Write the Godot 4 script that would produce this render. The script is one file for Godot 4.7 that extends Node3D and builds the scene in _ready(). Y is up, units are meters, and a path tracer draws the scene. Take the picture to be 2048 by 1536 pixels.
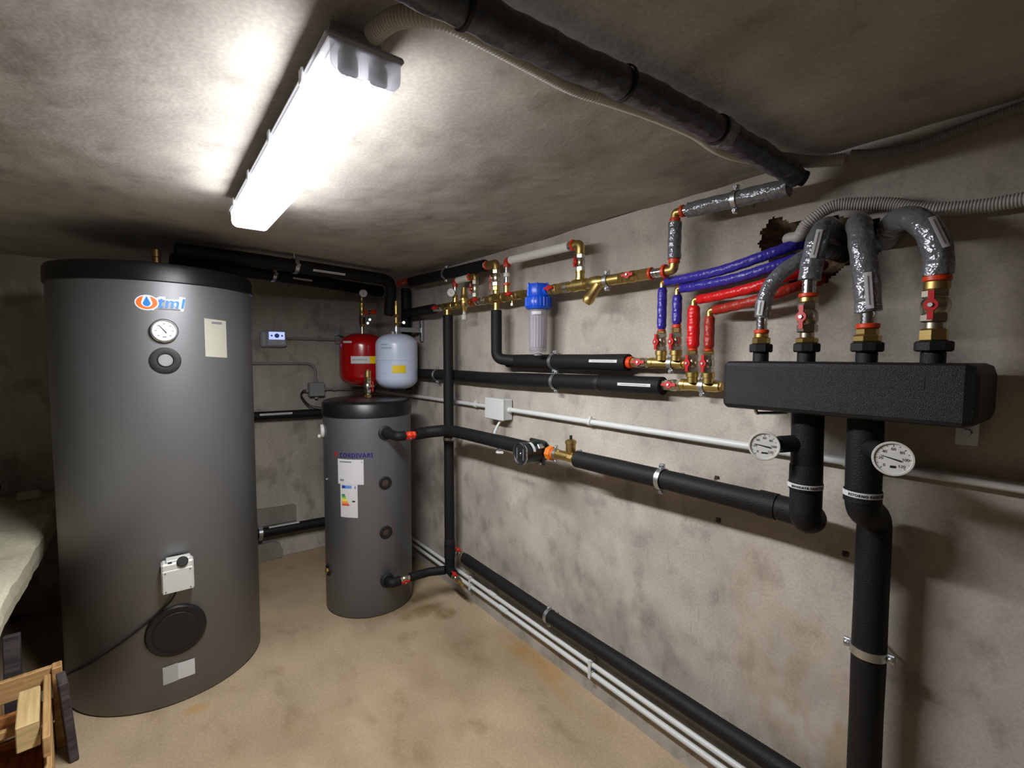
extends Node3D
# A boiler room: two hot water tanks, expansion vessels and a wall of insulated pipes, lit by one fluorescent batten.
# x runs along the back wall, z towards the viewer; right wall x = 1.54, back wall z = -3.92, ceiling y = 2.12.

const WX := 1.54
const WZ := -3.92
const CY := 2.12
const HX := 1.43
const HY := 1.845
const RX := 1.495

var M := {}
var taken := {}
var rng := RandomNumberGenerator.new()


func _ready() -> void:
	# camera: a wide lens held at 1.55 m
	var cam := Camera3D.new()
	cam.name = "camera"
	cam.fov = 78.16
	cam.near = 0.02
	cam.position = Vector3(0, 1.55, 0)
	cam.rotation_order = EULER_ORDER_YXZ
	cam.rotation = Vector3(-0.05934, -0.65121, 0.00293)
	cam.current = true
	add_child(cam)
	var env := Environment.new()
	env.background_mode = Environment.BG_COLOR
	env.background_color = Color(0.02, 0.02, 0.02)
	env.tonemap_mode = Environment.TONE_MAPPER_LINEAR
	env.tonemap_exposure = 1.0
	env.sdfgi_enabled = true
	env.ssao_enabled = true
	env.ssil_enabled = true
	var we := WorldEnvironment.new()
	we.name = "environment"
	we.environment = env
	add_child(we)
	rng.seed = 4
	materials()
	lamp()
	room()
	big_tank()
	small_tank()
	vessels()
	back_wall_things()
	upper_row()
	supply_rows()
	distributor()
	pump_row()
	low_runs()
	ceiling_runs()
	left_corner()


class Shape:
	var v := PackedVector3Array()
	var n := PackedVector3Array()
	var t := PackedVector2Array()
	var f := PackedInt32Array()

	func vert(p: Vector3, q: Vector3, uv := Vector2.ZERO) -> int:
		v.append(p)
		n.append(q.normalized())
		t.append(uv)
		return v.size() - 1

	func tri(a: int, b: int, c: int) -> void:
		var g := (v[b] - v[a]).cross(v[c] - v[a])
		if g.dot(n[a] + n[b] + n[c]) > 0.0:
			f.append_array([a, c, b])
		else:
			f.append_array([a, b, c])

	func quad(a: int, b: int, c: int, d: int) -> void:
		tri(a, b, c)
		tri(a, c, d)

	func flat(a: Vector3, b: Vector3, c: Vector3, d: Vector3, out: Vector3) -> void:
		var nn := (b - a).cross(d - a)
		if nn.length() < 1e-14:
			nn = (c - b).cross(d - b)
		if nn.dot(out) < 0.0:
			nn = -nn
		var u := (b - a).length()
		var w := (d - a).length()
		var i := vert(a, nn, Vector2(0, 0))
		vert(b, nn, Vector2(u, 0))
		vert(c, nn, Vector2(u, w))
		vert(d, nn, Vector2(0, w))
		quad(i, i + 1, i + 2, i + 3)

	static func frame(d: Vector3) -> Array:
		var a := d.normalized()
		var h := Vector3.UP if absf(a.y) < 0.9 else Vector3(0, 0, 1)
		var u := h.cross(a).normalized()
		return [u, a.cross(u).normalized()]

	# a tube along points; rad is a number or a Callable(length, angle) -> radius
	func tube(pts: Array, rad, seg := 16, caps := true) -> Shape:
		var m := pts.size()
		var d := []
		for i in m:
			var a: Vector3 = pts[maxi(i - 1, 0)]
			var b: Vector3 = pts[mini(i + 1, m - 1)]
			d.append((b - a).normalized())
		var u: Vector3 = frame(d[0])[0]
		var s := 0.0
		var start := v.size()
		for i in m:
			if i > 0:
				s += (pts[i] - pts[i - 1]).length()
				u = (u - d[i] * u.dot(d[i])).normalized()
			var w: Vector3 = d[i].cross(u)
			for k in seg + 1:
				var a := TAU * k / seg
				var q: Vector3 = u * cos(a) + w * sin(a)
				var r: float = rad.call(s, a) if rad is Callable else rad
				vert(pts[i] + q * r, q, Vector2(r * a, s))
		for i in m - 1:
			for k in seg:
				var o := start + i * (seg + 1) + k
				quad(o, o + 1, o + seg + 2, o + seg + 1)
		if rad is Callable:
			for i in m:
				for k in seg + 1:
					var o := start + i * (seg + 1) + k
					var lo := start + maxi(i - 1, 0) * (seg + 1) + k
					var hi := start + mini(i + 1, m - 1) * (seg + 1) + k
					var kl := o - 1 if k > 0 else o + seg - 1
					var kr := o + 1 if k < seg else o - seg + 1
					var nn := (v[kr] - v[kl]).cross(v[hi] - v[lo]).normalized()
					n[o] = nn if nn.dot(n[o]) > 0 else -nn
		if caps:
			for e in [[0, -d[0]], [m - 1, d[m - 1]]]:
				var c := vert(pts[e[0]], e[1])
				var first := v.size()
				for k in seg + 1:
					vert(v[start + e[0] * (seg + 1) + k], e[1])
				for k in seg:
					tri(c, first + k, first + k + 1)
		return self

	# profile of (radius, height) turned about the axis; corners sharper than 40 degrees stay hard
	func lathe(o: Vector3, axis: Vector3, prof: Array, seg := 28, faceted := false) -> Shape:
		var a := axis.normalized()
		var fr := frame(a)
		var m := prof.size()
		var seg_n := []
		for i in m - 1:
			var e: Vector2 = prof[i + 1] - prof[i]
			seg_n.append(Vector2(e.y, -e.x).normalized())
		for i in m - 1:
			var n0: Vector2 = seg_n[i]
			var n1: Vector2 = seg_n[i]
			if i > 0 and seg_n[i - 1].dot(seg_n[i]) > 0.75:
				n0 = (seg_n[i - 1] + seg_n[i]).normalized()
			if i < m - 2 and seg_n[i + 1].dot(seg_n[i]) > 0.75:
				n1 = (seg_n[i + 1] + seg_n[i]).normalized()
			var p0: Vector2 = prof[i]
			var p1: Vector2 = prof[i + 1]
			if p0.is_equal_approx(p1):
				continue
			var start := v.size()
			for k in seg + 1:
				var an := TAU * k / seg
				var q: Vector3 = fr[0] * cos(an) + fr[1] * sin(an)
				if faceted:
					continue
				vert(o + q * p0.x + a * p0.y, q * n0.x + a * n0.y, Vector2(an * maxf(p0.x, p1.x), p0.y))
				vert(o + q * p1.x + a * p1.y, q * n1.x + a * n1.y, Vector2(an * maxf(p0.x, p1.x), p1.y))
			for k in seg:
				if faceted:
					var a0 := TAU * k / seg
					var a1 := TAU * (k + 1) / seg
					var q0: Vector3 = fr[0] * cos(a0) + fr[1] * sin(a0)
					var q1: Vector3 = fr[0] * cos(a1) + fr[1] * sin(a1)
					var mid := (q0 + q1).normalized()
					flat(o + q0 * p0.x + a * p0.y, o + q1 * p0.x + a * p0.y, o + q1 * p1.x + a * p1.y, o + q0 * p1.x + a * p1.y, mid * n0.x + a * n0.y)
				else:
					quad(start + k * 2, start + k * 2 + 2, start + k * 2 + 3, start + k * 2 + 1)
		return self

	func cyl(o: Vector3, axis: Vector3, r: float, h: float, seg := 20, bev := 0.0) -> Shape:
		if bev > 0:
			return lathe(o, axis, [Vector2(0, 0), Vector2(r - bev, 0), Vector2(r, bev), Vector2(r, h - bev), Vector2(r - bev, h), Vector2(0, h)], seg)
		return lathe(o, axis, [Vector2(0, 0), Vector2(r, 0), Vector2(r, h), Vector2(0, h)], seg)

	func hexa(o: Vector3, axis: Vector3, r: float, h: float, sides := 6) -> Shape:
		var b := minf(r * 0.1, h * 0.2)
		return lathe(o, axis, [Vector2(0, 0), Vector2(r - b, 0), Vector2(r, b), Vector2(r, h - b), Vector2(r - b, h), Vector2(0, h)], sides, true)

	func box(c: Vector3, size: Vector3, b := Basis(), bev := 0.002) -> Shape:
		var h := size * 0.5
		bev = minf(bev, minf(h.x, minf(h.y, h.z)) * 0.9)
		var ax := [b.x.normalized(), b.y.normalized(), b.z.normalized()]
		var at := func(s: Vector3, k: int) -> Vector3:
			var q := Vector3(h.x * s.x, h.y * s.y, h.z * s.z)
			for j in 3:
				if j != k:
					q[j] -= bev * s[j]
			return c + ax[0] * q.x + ax[1] * q.y + ax[2] * q.z
		for k in 3:
			var j := (k + 1) % 3
			var l := (k + 2) % 3
			for sg in [-1.0, 1.0]:
				var cs := []
				for e in [[-1, -1], [1, -1], [1, 1], [-1, 1]]:
					var s := Vector3.ZERO
					s[k] = sg
					s[j] = e[0]
					s[l] = e[1]
					cs.append(at.call(s, k))
				flat(cs[0], cs[1], cs[2], cs[3], ax[k] * sg)
			# edges between faces k and j
			if bev > 0:
				for sk in [-1.0, 1.0]:
					for sj in [-1.0, 1.0]:
						var s0 := Vector3.ZERO
						s0[k] = sk
						s0[j] = sj
						s0[l] = -1
						var s1 := s0
						s1[l] = 1
						flat(at.call(s0, k), at.call(s1, k), at.call(s1, j), at.call(s0, j), ax[k] * sk + ax[j] * sj)
		if bev > 0:
			for sx in [-1.0, 1.0]:
				for sy in [-1.0, 1.0]:
					for sz in [-1.0, 1.0]:
						var s := Vector3(sx, sy, sz)
						var nn: Vector3 = ax[0] * sx + ax[1] * sy + ax[2] * sz
						var i := vert(at.call(s, 0), nn)
						vert(at.call(s, 1), nn)
						vert(at.call(s, 2), nn)
						tri(i, i + 1, i + 2)
		return self

	# flat outline in the plane (u, w) at o, pushed out by depth along u x w
	func plate(o: Vector3, u: Vector3, w: Vector3, outline: PackedVector2Array, depth: float) -> Shape:
		var nn := u.cross(w).normalized()
		var ids := Geometry2D.triangulate_polygon(outline)
		for e in [[nn * depth, nn], [Vector3.ZERO, -nn]]:
			var first := v.size()
			for p in outline:
				vert(o + u * p.x + w * p.y + e[0], e[1], p)
			for k in range(0, ids.size(), 3):
				tri(first + ids[k], first + ids[k + 1], first + ids[k + 2])
		var mid := Vector2.ZERO
		for p in outline:
			mid += p / outline.size()
		for k in outline.size():
			var a := outline[k]
			var b := outline[(k + 1) % outline.size()]
			var e := b - a
			var on := Vector2(e.y, -e.x)
			if Geometry2D.is_polygon_clockwise(outline):
				on = -on
			var pa := o + u * a.x + w * a.y
			var pb := o + u * b.x + w * b.y
			flat(pa, pb, pb + nn * depth, pa + nn * depth, u * on.x + w * on.y)
		return self

	# a bent sheet: f(a, b) for a, b in 0..1
	func sheet(fn: Callable, na: int, nb: int) -> Shape:
		var start := v.size()
		for i in na + 1:
			for k in nb + 1:
				var a := float(i) / na
				var b := float(k) / nb
				var p: Vector3 = fn.call(a, b)
				var da: Vector3 = fn.call(minf(a + 0.01, 1), b) - fn.call(maxf(a - 0.01, 0), b)
				var db: Vector3 = fn.call(a, minf(b + 0.01, 1)) - fn.call(a, maxf(b - 0.01, 0))
				vert(p, da.cross(db), Vector2(a, b))
		for i in na:
			for k in nb:
				var o := start + i * (nb + 1) + k
				quad(o, o + 1, o + nb + 2, o + nb + 1)
		return self

	func grid(us: Array, vs: Array, fn: Callable, uvf: Callable, out: Vector3, skip = null) -> Shape:
		var w := vs.size()
		var start := v.size()
		for a in us:
			for b in vs:
				vert(fn.call(a, b), out, uvf.call(a, b))
		for i in us.size():
			for k in w:
				var o := start + i * w + k
				var d1 := v[mini(i + 1, us.size() - 1) * w + k + start] - v[maxi(i - 1, 0) * w + k + start]
				var d2 := v[start + i * w + mini(k + 1, w - 1)] - v[start + i * w + maxi(k - 1, 0)]
				var nn := d1.cross(d2).normalized()
				n[o] = nn if nn.dot(out) > 0 else -nn
		for i in us.size() - 1:
			for k in w - 1:
				if skip != null and skip.call((us[i] + us[i + 1]) * 0.5, (vs[k] + vs[k + 1]) * 0.5):
					continue
				var o := start + i * w + k
				quad(o, o + 1, o + w + 1, o + w)
		return self

	# lettering, each point moved by fn
	func letters(txt: String, height: float, fn: Callable, depth := 0.001, weight := 700, slant := false) -> Shape:
		var font := SystemFont.new()
		font.font_names = PackedStringArray(["Droid Sans"])
		font.font_weight = weight
		font.font_italic = slant
		var tm := TextMesh.new()
		tm.font = font
		tm.text = txt
		tm.font_size = 64
		tm.pixel_size = height / 46.0
		tm.depth = depth
		tm.curve_step = 2.0
		for sfc in tm.get_surface_count():
			var a := tm.surface_get_arrays(sfc)
			var first := v.size()
			for k in a[Mesh.ARRAY_VERTEX].size():
				var p: Vector3 = a[Mesh.ARRAY_VERTEX][k]
				var q: Vector3 = a[Mesh.ARRAY_NORMAL][k]
				var p1: Vector3 = fn.call(p)
				vert(p1, (fn.call(p + q * 0.0005) as Vector3) - p1)
			var ix: PackedInt32Array = a[Mesh.ARRAY_INDEX]
			for k in range(0, ix.size(), 3):
				tri(first + ix[k], first + ix[k + 1], first + ix[k + 2])
		return self

	func mesh(offset: Vector3, mat: Material) -> ArrayMesh:
		var p := v
		if offset != Vector3.ZERO:
			p = PackedVector3Array()
			p.resize(v.size())
			for i in v.size():
				p[i] = v[i] - offset
		var a := []
		a.resize(Mesh.ARRAY_MAX)
		a[Mesh.ARRAY_VERTEX] = p
		a[Mesh.ARRAY_NORMAL] = n
		a[Mesh.ARRAY_TEX_UV] = t
		a[Mesh.ARRAY_TEX_UV2] = t
		a[Mesh.ARRAY_INDEX] = f
		var m := ArrayMesh.new()
		m.add_surface_from_arrays(Mesh.PRIMITIVE_TRIANGLES, a)
		m.surface_set_material(0, mat)
		return m


func S() -> Shape:
	return Shape.new()


func numbered(called: String) -> String:
	if not taken.has(called):
		taken[called] = 0
		return called
	taken[called] += 1
	return "%s_%03d" % [called, taken[called]]


func thing(called: String, label: String, category: String, base: Vector3, group := "") -> Node3D:
	var o := Node3D.new()
	o.name = numbered(called)
	add_child(o)
	o.position = base
	o.set_meta("label", label)
	o.set_meta("category", category)
	if group:
		o.set_meta("group", group)
	return o


# shapes are given in room coordinates; base is where their thing stands
func part(parent: Node3D, called: String, s: Shape, m: Material, label := "") -> MeshInstance3D:
	var root := parent
	while root.get_parent() != self:
		root = root.get_parent()
	var o := MeshInstance3D.new()
	o.name = called
	o.mesh = s.mesh(root.position, m)
	parent.add_child(o, true)
	if label:
		o.set_meta("label", label)
	return o


func structure(called: String, s: Shape, m: Material) -> MeshInstance3D:
	var o := MeshInstance3D.new()
	o.name = called
	o.mesh = s.mesh(Vector3.ZERO, m)
	add_child(o)
	o.set_meta("kind", "structure")
	return o


func mat(color: Color, rough: float, metal := 0.0, spec := 0.5) -> StandardMaterial3D:
	var m := StandardMaterial3D.new()
	m.albedo_color = color
	m.roughness = rough
	m.metallic = metal
	m.metallic_specular = spec
	return m


func bumpy(m: StandardMaterial3D, tex: Texture2D, scale: float, cm: float) -> StandardMaterial3D:
	m.heightmap_enabled = true
	m.heightmap_texture = tex
	m.heightmap_scale = cm
	m.uv1_triplanar = true
	m.uv1_scale = Vector3.ONE * scale
	return m


func noise_data(sd: int, freq: float, w: int, h: int, oct := 4, kind := FastNoiseLite.TYPE_SIMPLEX_SMOOTH) -> PackedByteArray:
	var z := FastNoiseLite.new()
	z.seed = sd
	z.frequency = freq
	z.noise_type = kind
	z.fractal_octaves = oct
	return z.get_seamless_image(w, h, false, false, 0.1).get_data() if w == h else z.get_image(w, h).get_data()


func noise_tex(sd: int, freq: float, size: int, oct := 4, kind := FastNoiseLite.TYPE_SIMPLEX_SMOOTH) -> ImageTexture:
	var im := Image.create_from_data(size, size, false, Image.FORMAT_L8, noise_data(sd, freq, size, size, oct, kind))
	return ImageTexture.create_from_image(im)


# smooth bend through the points
func spline(pts: Array, steps := 8) -> Array:
	var out := []
	var m := pts.size()
	for i in m - 1:
		var a: Vector3 = pts[maxi(i - 1, 0)]
		var b: Vector3 = pts[i]
		var c: Vector3 = pts[i + 1]
		var d: Vector3 = pts[mini(i + 2, m - 1)]
		for k in steps:
			out.append(b.cubic_interpolate(c, a, d, float(k) / steps))
	out.append(pts[m - 1])
	return out


# straight runs with rounded corners
func bends(pts: Array, r: float, steps := 6) -> Array:
	var out := [pts[0]]
	for i in range(1, pts.size() - 1):
		var p: Vector3 = pts[i]
		var a: Vector3 = (pts[i - 1] - p)
		var b: Vector3 = (pts[i + 1] - p)
		var q := minf(r, minf(a.length(), b.length()) * 0.49)
		var p0 := p + a.normalized() * q
		var p1 := p + b.normalized() * q
		for k in steps + 1:
			var t := float(k) / steps
			out.append(p0.lerp(p, t).lerp(p.lerp(p1, t), t))
	out.append(pts[pts.size() - 1])
	return out


func dense(pts: Array, step: float) -> Array:
	var out := [pts[0]]
	for i in range(1, pts.size()):
		var l: float = (pts[i] - pts[i - 1]).length()
		var m := maxi(1, ceili(l / step))
		for k in range(1, m + 1):
			out.append((pts[i - 1] as Vector3).lerp(pts[i], float(k) / m))
	return out


func at_length(pts: Array, s: float) -> Array:
	for i in range(1, pts.size()):
		var d: Vector3 = pts[i] - pts[i - 1]
		if s <= d.length() or i == pts.size() - 1:
			return [pts[i - 1] + d.normalized() * s, d.normalized()]
		s -= d.length()
	return []


# ------------------------------------------------------------------ builders of repeated things

func foam_pipe(called: String, label: String, pts: Array, r: float, joints := [], group := "") -> Node3D:
	var th := thing(called, label, "pipe", pts[0], group)
	var w := rng.randf() * 10.0
	var fn := func(s: float, a: float) -> float: return r * (1.0 + 0.012 * sin(s * 9.0 + w) + 0.01 * sin(s * 23.0 + a * 2.0 + w))
	part(th, "insulation", S().tube(dense(pts, 0.04), fn, 20), M.foam)
	for s in joints:
		var e := at_length(pts, s)
		part(th, "tape_joint", S().lathe(e[0] - e[1] * 0.012, e[1], [Vector2(r * 0.98, 0), Vector2(r * 1.05, 0.001), Vector2(r * 1.05, 0.023), Vector2(r * 0.98, 0.024)], 20), M.tape)
	return th


# strip of paper wrapped on a pipe side: c on the axis, along ax, centred on direction face
func strip(th: Node3D, c: Vector3, ax: Vector3, face: Vector3, r: float, length: float, width: float, lift := 0.0012) -> void:
	var a := ax.normalized()
	var u := (face - a * face.dot(a)).normalized()
	var w := a.cross(u)
	var half := width * 0.5 / r
	var fn := func(e: float, g: float) -> Vector3:
		var an := lerpf(-half, half, g)
		return c + a * (e - 0.5) * length + (u * cos(an) + w * sin(an)) * (r + lift)
	var lab := part(th, "paper_strip", S().sheet(fn, 4, 6), M.paper)
	var fn2 := func(e: float, g: float) -> Vector3:
		var an := lerpf(-half, half, 0.42 + 0.16 * g)
		return c + a * (e - 0.5) * length * 0.8 + (u * cos(an) + w * sin(an)) * (r + lift + 0.0007)
	part(lab, "printed_line", S().sheet(fn2, 4, 1), M.faint_ink)


func band_text(th: Node3D, c: Vector3, r: float, txt: String, y_h: float, mid: float) -> void:
	var lab := part(th, "label_band", S().lathe(c - Vector3(0, y_h * 0.5, 0), Vector3.UP, [Vector2(r, 0), Vector2(r + 0.0015, 0), Vector2(r + 0.0015, y_h), Vector2(r, y_h)], 32), M.paper, "white printed tape band")
	var fn := func(p: Vector3) -> Vector3:
		var an := mid + p.x / r
		return c + Vector3(sin(an) * (r + 0.002 + p.z), p.y - 0.0005, cos(an) * (r + 0.002 + p.z))
	part(lab, "lettering", S().letters(txt, y_h * 0.5, fn, 0.0004), M.ink)


func clamp_on(label: String, c: Vector3, ax: Vector3, r: float, wall: Vector3, dist: float, width := 0.02, group := "galvanised pipe clamps") -> Node3D:
	var th := thing("pipe_clamp", label, "clamp", c + wall.normalized() * dist, group)
	var a := ax.normalized()
	var w := wall.normalized()
	var side := a.cross(w).normalized()
	part(th, "band", S().lathe(c - a * width * 0.5, a, [Vector2(r, 0), Vector2(r + 0.003, 0.0), Vector2(r + 0.003, width), Vector2(r, width), Vector2(r, 0)], 24), M.zinc)
	for s in [-1.0, 1.0]:
		var p: Vector3 = c + side * s * (r + 0.009)
		part(th, "lug", S().box(p, Vector3(0.016, 0.012, width), Basis(side, w, a), 0.0015), M.zinc)
		var sc := part(th, "screw", S().cyl(p - w * 0.013, w, 0.0065, 0.007, 12, 0.0015), M.zinc)
		part(sc, "screw_slot", S().box(p - w * 0.0132, Vector3(0.009, 0.001, 0.0015), Basis(side, w, a), 0.0), M.ink)
	part(th, "rod", S().cyl(c + w * (r + 0.003), w, 0.004, maxf(0.004, dist - r - 0.003), 10), M.zinc)
	return th


func fittings(called: String, label: String, category: String, o: Vector3, ax: Vector3, rows: Array, group := "") -> Node3D:
	# rows: [name, shape, length, radius, material]
	var th := thing(called, label, category, o, group)
	pieces(th, o, ax, rows)
	return th


func pieces(th: Node3D, o: Vector3, ax: Vector3, rows: Array) -> Vector3:
	var a := ax.normalized()
	var p := o
	for row in rows:
		var s := S()
		var l: float = row[2]
		var r: float = row[3]
		match row[1]:
			"hex":
				s.hexa(p, a, r, l)
			"octagon":
				s.hexa(p, a, r, l, 8)
			"ribbed":
				var prof := [Vector2(0, 0), Vector2(r, 0)]
				for k in 3:
					prof.append(Vector2(r, l * (k + 0.6) / 3))
					prof.append(Vector2(r * 0.9, l * (k + 0.7) / 3))
					prof.append(Vector2(r * 0.9, l * (k + 0.9) / 3))
					prof.append(Vector2(r, l * (k + 1.0) / 3))
				prof.append(Vector2(0, l))
				s.lathe(p, a, prof, 20)
			"tee":
				s.lathe(p, a, [Vector2(0, 0), Vector2(r * 1.12, 0), Vector2(r * 1.12, l * 0.18), Vector2(r, l * 0.22), Vector2(r, l * 0.78), Vector2(r * 1.12, l * 0.82), Vector2(r * 1.12, l), Vector2(0, l)], 24)
			_:
				s.cyl(p, a, r, l, 22, minf(0.0015, l * 0.2))
		if row[0]:
			part(th, row[0], s, row[4])
		p += a * l
	return p


func butterfly(th: Node3D, c: Vector3, ax: Vector3, stem: Vector3, half: float, hub: float) -> void:
	var s := stem.normalized()
	var a := ax.normalized()
	var w := s.cross(a)
	var o := PackedVector2Array()
	var y := hub * 0.42
	o.append_array([Vector2(half, -y), Vector2(half * 1.02, 0), Vector2(half, y), Vector2(hub * 0.95, y)])
	for k in range(1, 8):
		var an := deg_to_rad(25 + k * 16.25)
		o.append(Vector2(cos(an), sin(an)) * hub)
	o.append_array([Vector2(-hub * 0.95, y), Vector2(-half, y), Vector2(-half * 1.02, 0), Vector2(-half, -y), Vector2(-hub * 0.95, -y)])
	for k in range(1, 8):
		var an := deg_to_rad(205 + k * 16.25)
		o.append(Vector2(cos(an), sin(an)) * hub)
	o.append(Vector2(hub * 0.95, -y))
	var h := part(th, "handle", S().plate(c, a, w, o, 0.007), M.red_handle)
	part(h, "screw", S().hexa(c + s * 0.007, s, hub * 0.42, 0.004), M.zinc)


func ball_valve(label: String, c: Vector3, ax: Vector3, stem: Vector3, length: float, r: float, metal: Material, wing := 0.026, group := "", lever := false) -> Node3D:
	var a := ax.normalized()
	var s := stem.normalized()
	var th := thing("ball_valve", label, "valve", c - a * length * 0.5, group)
	var e := length * 0.26
	part(th, "hex_end", S().hexa(c - a * length * 0.5, a, r, e), metal)
	part(th, "hex_end", S().hexa(c + a * (length * 0.5 - e), a, r, e), metal)
	var m := length - 2 * e
	part(th, "valve_body", S().lathe(c - a * m * 0.5, a, [Vector2(r * 0.8, 0), Vector2(r * 0.98, m * 0.2), Vector2(r * 1.02, m * 0.5), Vector2(r * 0.98, m * 0.8), Vector2(r * 0.8, m)], 22), metal)
	part(th, "stem", S().cyl(c + s * r * 0.85, s, r * 0.38, r * 0.45, 14), M.brass)
	if lever:
		var w := s.cross(a)
		var k := c + s * r * 1.3
		var o := PackedVector2Array([Vector2(-0.012, -0.009), Vector2(0.012, -0.009), Vector2(0.025, -0.006), Vector2(wing, -0.006), Vector2(wing + 0.004, 0), Vector2(wing, 0.006), Vector2(0.025, 0.006), Vector2(0.012, 0.009), Vector2(-0.012, 0.009)])
		var h := part(th, "handle", S().plate(k, a, w, o, 0.006), M.red_handle)
		part(h, "screw", S().hexa(k + s * 0.006, s, 0.005, 0.004), M.zinc)
	else:
		butterfly(th, c + s * r * 1.3, a, s, wing, minf(0.0125, wing * 0.55))
	return th


func dial(th: Node3D, c: Vector3, nrm: Vector3, r: float, needle_deg: float, rim: Material, numbers := true, thick := 0.02) -> void:
	var d := nrm.normalized()
	var u := Vector3.UP.cross(d).normalized()
	var w := d.cross(u)
	part(th, "case", S().lathe(c - d * thick, d, [Vector2(0, 0), Vector2(r * 0.92, 0), Vector2(r, 0.003), Vector2(r, thick), Vector2(r * 0.97, thick + 0.003), Vector2(r * 0.88, thick + 0.003), Vector2(r * 0.86, thick)], 40), rim)
	var face := part(th, "dial_face", S().lathe(c, d, [Vector2(r * 0.87, 0), Vector2(0, 0)], 40), M.dial)
	for k in 13:
		var an := deg_to_rad(225.0 - k * 22.5)
		var q := u * cos(an) + w * sin(an)
		part(face, "tick", S().box(c + q * r * 0.76 + d * 0.0004, Vector3(r * (0.12 if k % 2 == 0 else 0.07), r * 0.02, 0.0004), Basis(q, d.cross(q), d), 0.0), M.ink)
	if numbers:
		for k in 7:
			var an := deg_to_rad(225.0 - k * 45.0)
			var o := c + (u * cos(an) + w * sin(an)) * r * 0.56 + d * 0.0004
			var fn := func(p: Vector3) -> Vector3: return o + u * p.x + w * p.y + d * p.z
			part(face, "numeral", S().letters(str(k * 20), r * 0.15, fn, 0.0003, 500), M.ink)
	var an2 := deg_to_rad(needle_deg)
	var q2 := u * cos(an2) + w * sin(an2)
	var p2 := d.cross(q2)
	part(th, "needle", S().plate(c + d * 0.0015, q2, p2, PackedVector2Array([Vector2(-r * 0.38, -r * 0.045), Vector2(-r * 0.38, r * 0.045), Vector2(r * 0.62, r * 0.012), Vector2(r * 0.62, -r * 0.012)]), 0.0006), M.ink)


func conduit(called: String, label: String, pts: Array, r: float, m: Material, group := "") -> Node3D:
	var th := thing(called, label, "conduit", pts[0], group)
	part(th, "tube", S().tube(pts, r, 14), m)
	return th


func ribbed_hose(label: String, pts: Array, r: float, m: Material, pitch := 0.006) -> Node3D:
	var th := thing("corrugated_conduit", label, "conduit", pts[0])
	var fn := func(s: float, _a: float) -> float: return r * (0.93 + 0.07 * sin(s / pitch * TAU))
	part(th, "corrugated_sleeve", S().tube(dense(pts, pitch / 6.0), fn, 16), m)
	return th


func clip_on(label: String, c: Vector3, ax: Vector3, r: float, wall: Vector3, dist: float, m: Material, group := "") -> void:
	var th := thing("conduit_clip", label, "clip", c + wall.normalized() * dist, group)
	var a := ax.normalized()
	var w := wall.normalized()
	var side := a.cross(w)
	part(th, "saddle", S().lathe(c - a * 0.009, a, [Vector2(r, 0), Vector2(r + 0.004, 0), Vector2(r + 0.004, 0.018), Vector2(r, 0.018), Vector2(r, 0)], 18), m)
	part(th, "foot", S().box(c + w * (r + dist) * 0.5, Vector3(r * 1.5, dist - r, 0.018), Basis(side, w, a), 0.001), m)
	part(th, "latch", S().box(c + side * (r + 0.007), Vector3(0.01, 0.012, 0.014), Basis(side, w, a), 0.001), m)


func wrapped(called: String, label: String, pts: Array, r: float, m: Material, kind: String, group := "", sd := 0.0) -> Node3D:
	var th := thing(called, label, "pipe", pts[0], group)
	var fn: Callable
	if kind == "tape":
		fn = func(s: float, a: float) -> float: return r * (1.0 + 0.07 * (fposmod(s / 0.012 + a / TAU + sd, 1.0) - 0.5) + 0.03 * sin(s * 140.0 + a * 3.0 + sd))
	else:
		fn = func(s: float, a: float) -> float: return r * (1.0 + 0.03 * sin(s * 45.0 + a + sd) + 0.025 * sin(s * 113.0 + 2.0 * a + sd * 3.0) + 0.02 * sin(a * 3.0 + s * 30.0 + sd))
	part(th, "wrapping", S().tube(dense(pts, 0.004 if kind == "tape" else 0.006), fn, 22), m)
	return th


# ------------------------------------------------------------------ surfaces

func stretched(sd: int, freq: float, w: int, h: int, along_x: float, along_y: float, oct := 4) -> PackedByteArray:
	var z := FastNoiseLite.new()
	z.seed = sd
	z.frequency = freq
	z.noise_type = FastNoiseLite.TYPE_SIMPLEX_SMOOTH
	z.fractal_octaves = oct
	var im := z.get_image(maxi(8, int(w / along_x)), maxi(8, int(h / along_y)))
	im.resize(w, h, Image.INTERPOLATE_CUBIC)
	return im.get_data()


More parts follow.
